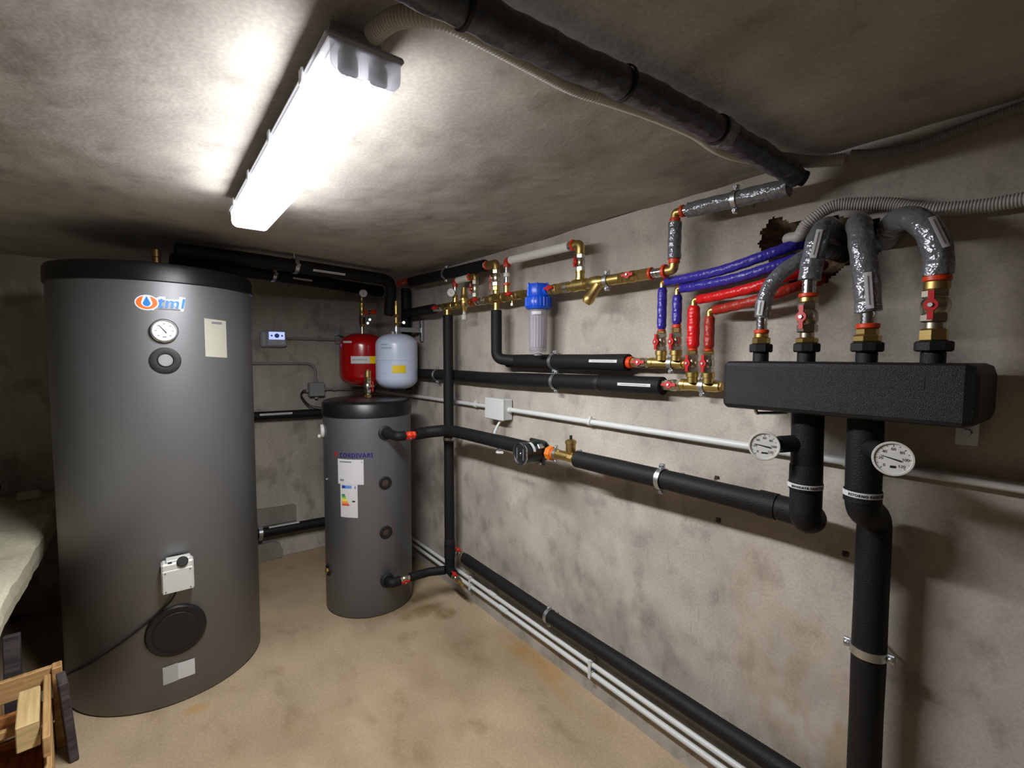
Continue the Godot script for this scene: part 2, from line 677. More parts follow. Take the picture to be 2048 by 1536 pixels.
# plaster: broad clouds, blotches of another colour where a noise is high, grain; blots = [u, v, ru, rv, strength, colour]
func plaster(w: int, h: int, base: Color, other: Color, dark: Color, sd: int, cut: float, streak: float, blots: Array, scratches := []) -> Array:
	var broad := stretched(sd, 0.006, w, h, 1, 1, 3)
	var blotch := stretched(sd + 1, 0.016, w, h, 1, 1.3, 6)
	var tint := stretched(sd + 2, 0.004, w, h, 1, 1, 3)
	var fine := stretched(sd + 3, 0.22, w, h, 1, 1, 3)
	var trowel := stretched(sd + 4, 0.03, w, h, 1, 3.5, 4)
	var px := PackedByteArray()
	px.resize(w * h * 3)
	var hp := PackedByteArray()
	hp.resize(w * h)
	var acc := PackedFloat32Array()
	acc.resize(w * h)
	var warm := PackedFloat32Array()
	warm.resize(w * h)
	for b in blots:
		var x0 := maxi(0, int((b[0] - b[2]) * w))
		var x1 := mini(w, int((b[0] + b[2]) * w))
		var y0 := maxi(0, int((b[1] - b[3]) * h))
		var y1 := mini(h, int((b[1] + b[3]) * h))
		for y in range(y0, y1):
			var dy: float = (float(y) / h - b[1]) / b[3]
			for x in range(x0, x1):
				var dx: float = (float(x) / w - b[0]) / b[2]
				var q: float = 1.0 - dx * dx - dy * dy
				if q > 0.0:
					var i := y * w + x
					var g := (blotch[i] + trowel[i] * 0.6 + fine[i] * 0.25) / 255.0 - 0.62
					var amount: float = clampf(q * 1.2, 0, 1) * clampf(g * 2.2 + 0.12, 0, 1) * b[4]
					if b[5] == 1:
						warm[i] = maxf(warm[i], amount)
					else:
						acc[i] = maxf(acc[i], amount)
	for e in scratches:
		var steps := int(maxf(absf(e[2] - e[0]) * w, absf(e[3] - e[1]) * h)) * 2
		for k in steps:
			var q := float(k) / steps
			var x := int(lerpf(e[0], e[2], q) * w)
			var y := int(lerpf(e[1], e[3], q) * h)
			if x > 0 and y > 0 and x < w - 1 and y < h - 1:
				acc[y * w + x] = maxf(acc[y * w + x], e[4] * sin(PI * q) * (0.6 + 0.4 * fine[y * w + x] / 255.0))
	for i in w * h:
		var a := broad[i] / 255.0 - 0.5
		var bl := blotch[i] / 255.0
		var tr := trowel[i] / 255.0 - 0.5
		var fi := fine[i] / 255.0 - 0.5
		var ti := tint[i] / 255.0
		var d := clampf((bl - cut) * 1.1, 0.0, 0.25) + acc[i]
		d = minf(d, 0.92)
		var l := 1.0 + 0.16 * a + streak * tr + 0.13 * fi
		var o := i * 3
		px[o] = clampi(int(lerpf(lerpf(lerpf(base.r, other.r, ti), dark.r, d), 0.62, warm[i]) * l * 255.0), 0, 255)
		px[o + 1] = clampi(int(lerpf(lerpf(lerpf(base.g, other.g, ti), dark.g, d), 0.46, warm[i]) * l * 255.0), 0, 255)
		px[o + 2] = clampi(int(lerpf(lerpf(lerpf(base.b, other.b, ti), dark.b, d), 0.26, warm[i]) * l * 255.0), 0, 255)
		hp[i] = clampi(int(128.0 + 60.0 * fi + 90.0 * tr + 70.0 * (bl - 0.5)), 0, 255)
	var c := ImageTexture.create_from_image(Image.create_from_data(w, h, false, Image.FORMAT_RGB8, px))
	var g2 := ImageTexture.create_from_image(Image.create_from_data(w, h, false, Image.FORMAT_L8, hp))
	return [c, g2]


func plastered(w: int, h: int, base: Color, other: Color, dark: Color, sd: int, cut: float, streak: float, relief: float, blots := [], scratches := []) -> StandardMaterial3D:
	var t := plaster(w, h, base, other, dark, sd, cut, streak, blots, scratches)
	var m := mat(Color.WHITE, 0.93, 0.0, 0.3)
	m.albedo_texture = t[0]
	m.heightmap_enabled = true
	m.heightmap_texture = t[1]
	m.heightmap_scale = relief
	return m


func wood_mat(c0: Color, c1: Color, sd: int) -> StandardMaterial3D:
	var w := 256
	var g := stretched(sd, 0.05, w, w, 14, 1, 4)
	var px := PackedByteArray()
	px.resize(w * w * 3)
	for i in w * w:
		var q := g[i] / 255.0
		for k in 3:
			px[i * 3 + k] = int(clampf(lerpf(c0[k], c1[k], q), 0, 1) * 255)
	var m := mat(Color.WHITE, 0.8)
	m.albedo_texture = ImageTexture.create_from_image(Image.create_from_data(w, w, false, Image.FORMAT_RGB8, px))
	m.uv1_scale = Vector3(3, 3, 3)
	return m


func materials() -> void:
	var grain := noise_tex(5, 0.08, 256, 4)
	var crinkle := noise_tex(9, 0.03, 256, 3, FastNoiseLite.TYPE_CELLULAR)
	M.foam = bumpy(mat(Color(0.085, 0.082, 0.085), 0.6, 0.0, 0.35), grain, 9.0, 0.1)
	M.tape = mat(Color(0.09, 0.09, 0.095), 0.5)
	M.jacket = bumpy(mat(Color(0.49, 0.495, 0.50), 0.49, 0.7, 0.5), grain, 14.0, 0.02)
	M.jacket_small = bumpy(mat(Color(0.48, 0.49, 0.51), 0.45, 0.7, 0.5), grain, 14.0, 0.012)
	M.lid = bumpy(mat(Color(0.07, 0.07, 0.075), 0.36), grain, 16.0, 0.03)
	M.rubber = mat(Color(0.055, 0.055, 0.055), 0.6)
	M.brass = mat(Color(0.80, 0.70, 0.44), 0.36, 1.0)
	M.brass_old = mat(Color(0.72, 0.61, 0.39), 0.44, 1.0)
	M.nickel = mat(Color(0.80, 0.77, 0.70), 0.3, 1.0)
	M.steel = mat(Color(0.86, 0.86, 0.87), 0.18, 1.0)
	M.zinc = mat(Color(0.78, 0.79, 0.80), 0.38, 1.0)
	M.red_handle = mat(Color(0.72, 0.08, 0.07), 0.38)
	M.orange = mat(Color(0.82, 0.25, 0.08), 0.42)
	M.orange_deep = mat(Color(0.72, 0.17, 0.08), 0.45)
	M.white_pipe = mat(Color(0.84, 0.83, 0.80), 0.4)
	M.pvc = mat(Color(0.78, 0.79, 0.78), 0.42)
	M.pvc_grey = mat(Color(0.52, 0.52, 0.51), 0.5)
	M.hose = mat(Color(0.66, 0.65, 0.62), 0.5)
	M.hose_dark = mat(Color(0.5, 0.48, 0.47), 0.55)
	M.foil = bumpy(mat(Color(0.50, 0.51, 0.53), 0.22, 0.45, 0.6), crinkle, 7.0, 0.40)
	M.foil_dark = bumpy(mat(Color(0.26, 0.27, 0.30), 0.28, 0.3, 0.6), crinkle, 6.0, 0.2)
	M.blue_tape = bumpy(mat(Color(0.21, 0.18, 0.60), 0.33), crinkle, 8.0, 0.2)
	M.red_tape = bumpy(mat(Color(0.85, 0.09, 0.11), 0.33), crinkle, 8.0, 0.2)
	M.rust_tape = bumpy(mat(Color(0.64, 0.16, 0.10), 0.42), crinkle, 8.0, 0.2)
	M.paper = mat(Color(0.77, 0.77, 0.77), 0.6)
	M.paper_warm = mat(Color(0.67, 0.66, 0.60), 0.65)
	M.ink = mat(Color(0.07, 0.07, 0.08), 0.6)
	M.faint_ink = mat(Color(0.45, 0.45, 0.47), 0.7)
	M.dial = mat(Color(0.80, 0.80, 0.77), 0.4)
	M.white_plastic = mat(Color(0.76, 0.76, 0.73), 0.4)
	M.grey_plastic = mat(Color(0.66, 0.67, 0.70), 0.45)
	M.filter_blue = mat(Color(0.07, 0.30, 0.78), 0.3)
	var bowl := mat(Color(0.72, 0.70, 0.74, 0.30), 0.12, 0.0, 0.5)
	bowl.transparency = BaseMaterial3D.TRANSPARENCY_ALPHA
	M.bowl = bowl
	M.cartridge = mat(Color(0.80, 0.78, 0.79), 0.7)
	M.cartridge_core = mat(Color(0.52, 0.48, 0.52), 0.8)
	M.pump_green = mat(Color(0.045, 0.10, 0.085), 0.35)
	M.black_plastic = bumpy(mat(Color(0.08, 0.08, 0.085), 0.55, 0.0, 0.45), noise_tex(31, 0.2, 256, 3), 9.0, 0.12)
	M.vessel_red = mat(Color(0.62, 0.03, 0.05), 0.22, 0.0, 0.6)
	M.vessel_white = mat(Color(0.78, 0.82, 0.90), 0.28, 0.0, 0.5)
	M.yellow = mat(Color(0.90, 0.78, 0.05), 0.5)
	M.logo_orange = mat(Color(0.93, 0.45, 0.14), 0.45)
	M.logo_blue = mat(Color(0.12, 0.50, 0.82), 0.45)
	M.logo_white = mat(Color(0.88, 0.90, 0.93), 0.45)
	M.logo_navy = mat(Color(0.10, 0.08, 0.42), 0.45)
	M.logo_red = mat(Color(0.62, 0.16, 0.15), 0.45)
	M.tear = mat(Color(0.66, 0.66, 0.65), 0.75)
	M.cable = mat(Color(0.06, 0.06, 0.065), 0.5)
	M.wood = wood_mat(Color(0.62, 0.46, 0.28), Color(0.80, 0.66, 0.44), 41)
	M.wood_pale = wood_mat(Color(0.74, 0.62, 0.42), Color(0.88, 0.78, 0.56), 42)
	M.wood_orange = wood_mat(Color(0.50, 0.30, 0.14), Color(0.72, 0.48, 0.26), 43)
	M.wood_grey = wood_mat(Color(0.16, 0.14, 0.14), Color(0.34, 0.30, 0.30), 44)
	# lamp
	var glow := mat(Color(0.95, 0.95, 0.95), 0.4)
	glow.emission_enabled = true
	glow.emission = Color(0.985, 0.985, 1.0)
	glow.emission_energy_multiplier = 7.0
	M.glow = glow
	M.lamp_grey = mat(Color(0.60, 0.60, 0.62), 0.5)
	var clear := mat(Color(0.92, 0.93, 0.96, 0.5), 0.2)
	clear.transparency = BaseMaterial3D.TRANSPARENCY_ALPHA
	M.lamp_clear = clear
	var lcd := mat(Color(0.3, 0.35, 0.6), 0.3)
	lcd.emission_enabled = true
	lcd.emission = Color(0.62, 0.67, 1.0)
	lcd.emission_energy_multiplier = 1.5
	M.lcd = lcd
	M.lcd_mark = mat(Color(0.34, 0.42, 0.72), 0.4)


# ------------------------------------------------------------------ the room

func room() -> void:
	var nz := FastNoiseLite.new()
	nz.seed = 77
	nz.frequency = 1.6
	nz.fractal_octaves = 4
	var steps := func(a: float, b: float, d: float) -> Array:
		var m := ceili((b - a) / d)
		var out := []
		for k in m + 1:
			out.append(lerpf(a, b, float(k) / m))
		return out
	# right wall, with a broken hole and three drill holes
	var dark := Color(0.44, 0.42, 0.395)
	var wz := func(z: float) -> float: return (z - WZ) / 4.0
	var wy := func(y: float) -> float: return (CY - y) / CY
	var blots := [
		[wz.call(-2.75), wy.call(0.45), 0.07, 0.20, 0.41, 0], [wz.call(-2.9), wy.call(0.95), 0.06, 0.3, 0.24, 0], [wz.call(-2.2), wy.call(0.42), 0.10, 0.12, 0.30, 0],
		[wz.call(-1.5), wy.call(0.45), 0.09, 0.13, 0.35, 0], [wz.call(-1.15), wy.call(0.42), 0.08, 0.12, 0.38, 0], [wz.call(-1.55), wy.call(0.92), 0.05, 0.16, 0.24, 0],
		[wz.call(-1.3), wy.call(0.85), 0.08, 0.14, 0.22, 0], [wz.call(-2.3), wy.call(0.85), 0.07, 0.2, 0.17, 0], [wz.call(-1.0), wy.call(1.25), 0.06, 0.1, 0.17, 0],
		[wz.call(-1.9), wy.call(1.35), 0.06, 0.08, 0.19, 0], [wz.call(-0.8), wy.call(0.95), 0.05, 0.16, 0.17, 0], [wz.call(-0.55), wy.call(0.35), 0.06, 0.14, 0.24, 0],
		[wz.call(-2.0), wy.call(0.06), 0.3, 0.06, 0.27, 0], [wz.call(-0.25), wy.call(0.9), 0.05, 0.2, 0.19, 0], [wz.call(-1.42), wy.call(1.66), 0.025, 0.035, 0.27, 0],
		[wz.call(-0.60), wy.call(0.55), 0.05, 0.14, 0.22, 1], [wz.call(-0.50), wy.call(0.42), 0.03, 0.12, 0.28, 1], [wz.call(-0.72), wy.call(0.75), 0.03, 0.16, 0.10, 1],
	]
	var scr := []
	for k in 42:
		var z := rng.randf_range(-2.3, -0.75)
		var y := rng.randf_range(0.5, 1.05)
		var l := rng.randf_range(0.02, 0.09)
		var lean := rng.randf_range(-0.1, 0.35)
		scr.append([wz.call(z), wy.call(y), wz.call(z + lean * l), wy.call(y - l), rng.randf_range(0.25, 0.6)])
	var wall_m := plastered(1536, 832, Color(0.70, 0.672, 0.63), Color(0.665, 0.635, 0.59), dark, 11, 0.60, 0.06, 0.10, blots, scr)
	var hole := PackedVector2Array([Vector2(-0.738, 1.895), Vector2(-0.73, 1.945), Vector2(-0.70, 1.985), Vector2(-0.675, 1.972), Vector2(-0.64, 1.952), Vector2(-0.60, 1.95), Vector2(-0.54, 1.945), Vector2(-0.47, 1.935), Vector2(-0.395, 1.89), Vector2(-0.395, 1.84), Vector2(-0.46, 1.815), Vector2(-0.54, 1.768), Vector2(-0.60, 1.752), Vector2(-0.66, 1.785), Vector2(-0.70, 1.845)])
	var drills := [Vector2(-0.843, 0.986), Vector2(-0.851, 1.128), Vector2(-0.467, 0.994)]
	var zs := []
	for a in [steps.call(WZ, -0.8, 0.06), steps.call(-0.794, -0.38, 0.006), steps.call(-0.35, 2.2, 0.1)]:
		zs.append_array(a)
	var ys := []
	for a in [steps.call(0.0, 1.70, 0.05), steps.call(1.706, 2.03, 0.006), steps.call(2.05, CY, 0.035)]:
		ys.append_array(a)
	for d in drills:
		for e in [-0.013, -0.009, -0.003, 0.003, 0.009, 0.013]:
			zs.append(d.x + e)
			ys.append(d.y + e)
	zs.sort()
	ys.sort()
	var wall_f := func(z: float, y: float) -> Vector3:
		var x := WX + 0.006 * nz.get_noise_2d(z, y) + 0.002 * nz.get_noise_2d(z * 6.0, y * 6.0)
		for d in drills:
			var q: float = Vector2(z, y).distance_to(d)
			if q < 0.0085:
				x += 0.022
		return Vector3(x, y, z)
	var rough := func(z: float, y: float) -> Vector2:
		return Vector2(z + 0.012 * nz.get_noise_2d(z * 22.0, y * 22.0), y + 0.012 * nz.get_noise_2d(y * 22.0 + 9.0, z * 22.0))
	var in_hole := func(z: float, y: float) -> bool:
		return z > -0.8 and z < -0.36 and y > 1.7 and y < 2.04 and Geometry2D.is_point_in_polygon(rough.call(z, y), hole)
	var ws := S().grid(zs, ys, wall_f, func(z, y): return Vector2((z - WZ) / 4.0, (CY - y) / CY), Vector3(-1, 0, 0), in_hole)
	ws.box(Vector3(WX + 0.24, CY * 0.5, (WZ + 2.2) * 0.5), Vector3(0.16, CY + 0.3, 2.2 - WZ + 0.3), Basis(), 0.0)
	var wall := structure("wall_right", ws, wall_m)
	var raw := plastered(192, 192, Color(0.46, 0.38, 0.29), Color(0.40, 0.33, 0.26), Color(0.18, 0.14, 0.12), 21, 0.6, 0.2, 0.8)
	var cav := S()
	var cz: Array = steps.call(-0.78, -0.39, 0.008)
	var cyy: Array = steps.call(1.73, 2.03, 0.008)
	var cav_f := func(z: float, y: float) -> Vector3:
		var p: Vector2 = rough.call(z, y)
		var d := 1.0
		for k in hole.size():
			var q := Geometry2D.get_closest_point_to_segment(p, hole[k], hole[(k + 1) % hole.size()])
			d = minf(d, p.distance_to(q))
		var x := WX + 0.009
		if Geometry2D.is_point_in_polygon(p, hole):
			x += 0.012 + minf(0.115, d * 2.3) + 0.018 * nz.get_noise_2d(z * 14.0, y * 14.0)
		return Vector3(x, y, z)
	cav.grid(cz, cyy, cav_f, func(z, y): return Vector2(z * 2.0, y * 2.0), Vector3(-1, 0, 0))
	var c := part(wall, "broken_masonry", cav, raw, "rough broken hole in the plaster with raw masonry inside")
	c.set_meta("kind", "structure")
	# back wall
	var xs: Array = steps.call(-1.7, WX + 0.02, 0.06)
	var ys2: Array = steps.call(0.0, CY, 0.06)
	var back_m := plastered(832, 512, Color(0.67, 0.645, 0.60), Color(0.63, 0.60, 0.555), Color(0.25, 0.22, 0.19), 13, 0.62, 0.10, 0.35)
	var bs := S().grid(xs, ys2, func(x: float, y: float) -> Vector3: return Vector3(x, y, WZ + 0.012 * nz.get_noise_2d(x * 0.9 + 40.0, y * 0.9)), func(x, y): return Vector2((x + 1.7) / 3.3, (CY - y) / CY), Vector3(0, 0, 1))
	bs.box(Vector3(0, CY * 0.5, WZ - 0.13), Vector3(3.9, CY + 0.3, 0.2), Basis(), 0.0)
	var wb := structure("wall_back", bs, back_m)
	var patch_m := plastered(192, 128, Color(0.54, 0.53, 0.48), Color(0.50, 0.49, 0.44), Color(0.36, 0.34, 0.3), 15, 0.7, 0.1, 0.25)
	part(wb, "mortar_patch", S().plate(Vector3(0.59, 0.26, WZ - 0.01), Vector3.RIGHT, Vector3.UP, PackedVector2Array([Vector2(0, 0.005), Vector2(0.27, 0), Vector2(0.272, 0.12), Vector2(0.25, 0.134), Vector2(0.1, 0.135), Vector2(0, 0.14)]), 0.024), patch_m, "smooth pale rectangle of patching mortar")
	part(wb, "mortar_patch", S().plate(Vector3(0.52, 0.0, WZ - 0.01), Vector3.RIGHT, Vector3.UP, PackedVector2Array([Vector2(0, 0), Vector2(0.235, 0), Vector2(0.24, 0.05), Vector2(0.22, 0.105), Vector2(0.19, 0.13), Vector2(0, 0.135)]), 0.035), patch_m, "rounded pale lump of mortar at the floor")
	# floor
	var fx: Array = steps.call(-1.7, WX + 0.03, 0.06)
	var fz: Array = steps.call(WZ - 0.02, 2.2, 0.08)
	var fu := func(x: float) -> float: return (x + 1.7) / 3.3
	var fv := func(z: float) -> float: return (z - WZ) / 4.2
	var brown := Color(0.45, 0.37, 0.26)
	var fb := [
		[fu.call(1.49), fv.call(-1.75), 0.022, 0.09, 0.55, 1], [fu.call(1.47), fv.call(-1.45), 0.02, 0.06, 0.4, 1], [fu.call(1.35), fv.call(-2.45), 0.025, 0.02, 0.8, 0], [fu.call(1.25), fv.call(-2.55), 0.06, 0.02, 0.7, 0],
		[fu.call(1.16), fv.call(-2.75), 0.09, 0.06, 0.6, 0], [fu.call(1.0), fv.call(-1.6), 0.03, 0.02, 0.35, 0], [fu.call(0.7), fv.call(-1.9), 0.02, 0.012, 0.5, 0], [fu.call(1.05), fv.call(-1.15), 0.025, 0.02, 0.4, 0],
		[fu.call(0.5), fv.call(-1.8), 0.3, 0.12, 0.18, 0], [fu.call(0.1), fv.call(-2.42), 0.02, 0.01, 0.6, 1], [fu.call(1.2), fv.call(-2.0), 0.12, 0.06, 0.22, 0],
	]
	var floor_m := plastered(1024, 1152, Color(0.64, 0.57, 0.465), Color(0.61, 0.54, 0.435), brown, 17, 0.66, 0.04, 0.06, fb)
	var floor_f := func(x: float, z: float) -> Vector3:
		var up := 0.03 * pow(clampf((x - 1.42) / 0.12, 0.0, 1.0), 2.0)
		return Vector3(x, 0.004 * nz.get_noise_2d(x + 7.0, z) + up - 0.002, z)
	var fs := S().grid(fx, fz, floor_f, func(x, z): return Vector2((x + 1.7) / 3.3, (z - WZ) / 4.2), Vector3.UP)
	fs.box(Vector3(0, -0.12, -0.85), Vector3(3.9, 0.2, 6.5), Basis(), 0.0)
	structure("floor", fs, floor_m)
	# ceiling
	var ceil_m := plastered(1152, 1408, Color(0.66, 0.642, 0.61), Color(0.63, 0.61, 0.575), Color(0.42, 0.39, 0.36), 19, 0.62, 0.05, 0.16, [[fu.call(-0.75), fv.call(-2.0), 0.18, 0.12, 0.55, 0]])
	var lump := FastNoiseLite.new()
	lump.seed = 5
	lump.frequency = 9.0
	lump.fractal_octaves = 3
	var ceil_f := func(x: float, z: float) -> Vector3:
		var q := nz.get_noise_2d(x * 1.2 - 5.0, z * 1.2)
		var e := maxf(0.0, lump.get_noise_2d(x, z * 1.6) - 0.12)
		return Vector3(x, CY + 0.007 * q - 0.004 * e, z)
	var cs := S().grid(steps.call(-1.7, WX + 0.02, 0.02), steps.call(WZ - 0.02, 2.2, 0.03), ceil_f, func(x, z): return Vector2((x + 1.7) / 3.3, (z - WZ) / 4.2), Vector3.DOWN)
	cs.box(Vector3(0, CY + 0.13, -0.85), Vector3(3.9, 0.2, 6.5), Basis(), 0.0)
	structure("ceiling", cs, ceil_m)
	var plain := mat(Color(0.48, 0.45, 0.41), 0.95)
	structure("wall_left", S().box(Vector3(-1.78, CY * 0.5, -0.85), Vector3(0.16, CY + 0.3, 6.5), Basis(), 0.0), plain)
	structure("wall_front", S().box(Vector3(0, CY * 0.5, 2.28), Vector3(3.9, CY + 0.3, 0.16), Basis(), 0.0), plain)


# ------------------------------------------------------------------ the batten lamp

func lamp() -> void:
	var x := 0.305
	var z0 := -1.99
	var z1 := -0.80
	var th := thing("ceiling_lamp", "long white fluorescent batten lamp glowing on the plastered ceiling", "lamp", Vector3(x, CY, (z0 + z1) * 0.5))
	var L := z1 - z0
	var prof := func(pts: Array, a: float, b: float, s: Shape, closed: bool) -> void:
		var m := pts.size()
		for k in (m if closed else m - 1):
			var p: Vector2 = pts[k]
			var q: Vector2 = pts[(k + 1) % m]
			var e := q - p
			s.flat(Vector3(x + p.x, p.y, a), Vector3(x + q.x, q.y, a), Vector3(x + q.x, q.y, b), Vector3(x + p.x, p.y, b), Vector3(-e.y, e.x, 0))
	var house := [Vector2(-0.042, CY), Vector2(-0.056, 2.070), Vector2(0.056, 2.070), Vector2(0.042, CY)]
	var hs := S()
	var poly := PackedVector2Array()
	for p in house:
		poly.append(p)
	hs.plate(Vector3(x, 0, z0 + 0.05), Vector3.RIGHT, Vector3.UP, poly, L - 0.105)
	hs.box(Vector3(x, 2.0655, (z0 + z1) * 0.5), Vector3(0.134, 0.011, L), Basis(), 0.004)
	part(th, "housing", hs, M.lamp_grey)
	# trough of the diffuser: straight sides, rounded bottom corners
	var trough := []
	for k in 7:
		var an := PI + PI * 0.5 * k / 6.0
		trough.append(Vector2(-0.040, 2.030) + Vector2(cos(an), sin(an)) * 0.020)
	for k in 7:
		var an := PI * 1.5 + PI * 0.5 * k / 6.0
		trough.append(Vector2(0.040, 2.030) + Vector2(cos(an), sin(an)) * 0.020)
	trough.push_front(Vector2(-0.061, 2.060))
	trough.append(Vector2(0.061, 2.060))
	var lit := S()
	prof.call(trough, z0 + 0.012, z1 - 0.075, lit, false)
	var dome := PackedVector2Array()
	for p in trough:
		dome.append(p)
	lit.plate(Vector3(x, 0, z0 + 0.010), Vector3.RIGHT, Vector3.UP, dome, 0.002)
	part(th, "diffuser", lit, M.glow, "glowing prismatic diffuser over the tubes")
	var endcap := S()
	prof.call(trough, z1 - 0.075, z1 - 0.006, endcap, false)
	endcap.plate(Vector3(x, 0, z1 - 0.008), Vector3.RIGHT, Vector3.UP, dome, 0.003)
	part(th, "clear_end", endcap, M.lamp_clear, "clear unlit end of the diffuser")
	for sx in [-1.0, 1.0]:
		var tube := part(th, "fluorescent_tube", S().cyl(Vector3(x + sx * 0.026, 2.034, z1 - 0.074), Vector3(0, 0, 1), 0.012, 0.03, 16, 0.002), M.glow, "end of a glowing tube")
		part(tube, "tube_cap", S().cyl(Vector3(x + sx * 0.026, 2.034, z1 - 0.044), Vector3(0, 0, 1), 0.0125, 0.016, 16, 0.002), M.steel)
		part(th, "tube_holder", S().box(Vector3(x + sx * 0.026, 2.038, z1 - 0.022), Vector3(0.034, 0.04, 0.012), Basis(), 0.006), M.white_plastic)
	part(th, "end_plate", S().box(Vector3(x, 2.0585, z1 - 0.04), Vector3(0.10, 0.002, 0.06), Basis(), 0.0), M.lamp_grey)
	for k in 4:
		for sx in [-1.0, 1.0]:
			part(th, "latch", S().box(Vector3(x + sx * 0.0685, 2.06, z0 + 0.14 + k * 0.30), Vector3(0.006, 0.028, 0.022), Basis(), 0.002), M.lamp_grey)
	# the light that the diffuser gives: below it and out of its two sides
	var mid := z1 - 0.075 - (L - 0.087) * 0.5
	var long := L - 0.1
	for e in [[Vector3(x, 2.0085, mid), Vector3(-90, 0, 0), 0.10, 48.0], [Vector3(x - 0.0635, 2.034, mid), Vector3(0, 90, 0), 0.038, 4.4], [Vector3(x + 0.0635, 2.034, mid), Vector3(0, -90, 0), 0.038, 4.4]]:
		var l := AreaLight3D.new()
		l.name = "tube_light"
		l.area_size = Vector2(e[2], long) if e[1].x != 0 else Vector2(long, e[2])
		l.light_color = Color(0.985, 0.985, 1.0)
		l.light_energy = e[3] * 0.1
		l.shadow_enabled = true
		l.area_range = 9.0
		l.position = e[0]
		l.rotation_degrees = e[1]
		add_child(l, true)


# ------------------------------------------------------------------ tanks

func on_tank(c: Vector3, r: float, lift := 0.0) -> Callable:
	# flat (x, y, z out) to the jacket: x is length round the tank from its front
	return func(p: Vector3) -> Vector3:
		var an := p.x / r
		return Vector3(c.x + sin(an) * (r + lift + p.z), c.y + p.y, c.z + cos(an) * (r + lift + p.z))


func round_patch(c: Vector3, r: float, x0: float, x1: float, y0: float, y1: float, lift: float, skew := 0.0) -> Shape:
	var fn := func(a: float, b: float) -> Vector3:
		var an := lerpf(x0, x1, a) / r
		var y := lerpf(y0, y1, b) + skew * (a - 0.5)
		return Vector3(c.x + sin(an) * (r + lift), y, c.z + cos(an) * (r + lift))
	return S().sheet(fn, 10, 2)


func blob(c: Vector3, r: float, o: Vector2, pts: PackedVector2Array, lift: float) -> Shape:
	# a flat outline laid on the jacket
	var s := S()
	var ids := Geometry2D.triangulate_polygon(pts)
	var fn := on_tank(c, r, lift)
	for p in pts:
		var q: Vector3 = fn.call(Vector3(o.x + p.x, o.y + p.y, 0))
		s.vert(q, Vector3(q.x - c.x, 0, q.z - c.z))
	for k in range(0, ids.size(), 3):
		s.tri(ids[k], ids[k + 1], ids[k + 2])
	return s


func ellipse(a: float, b: float, m := 28) -> PackedVector2Array:
	var o := PackedVector2Array()
	for k in m:
		o.append(Vector2(cos(TAU * k / m) * a, sin(TAU * k / m) * b))
	return o


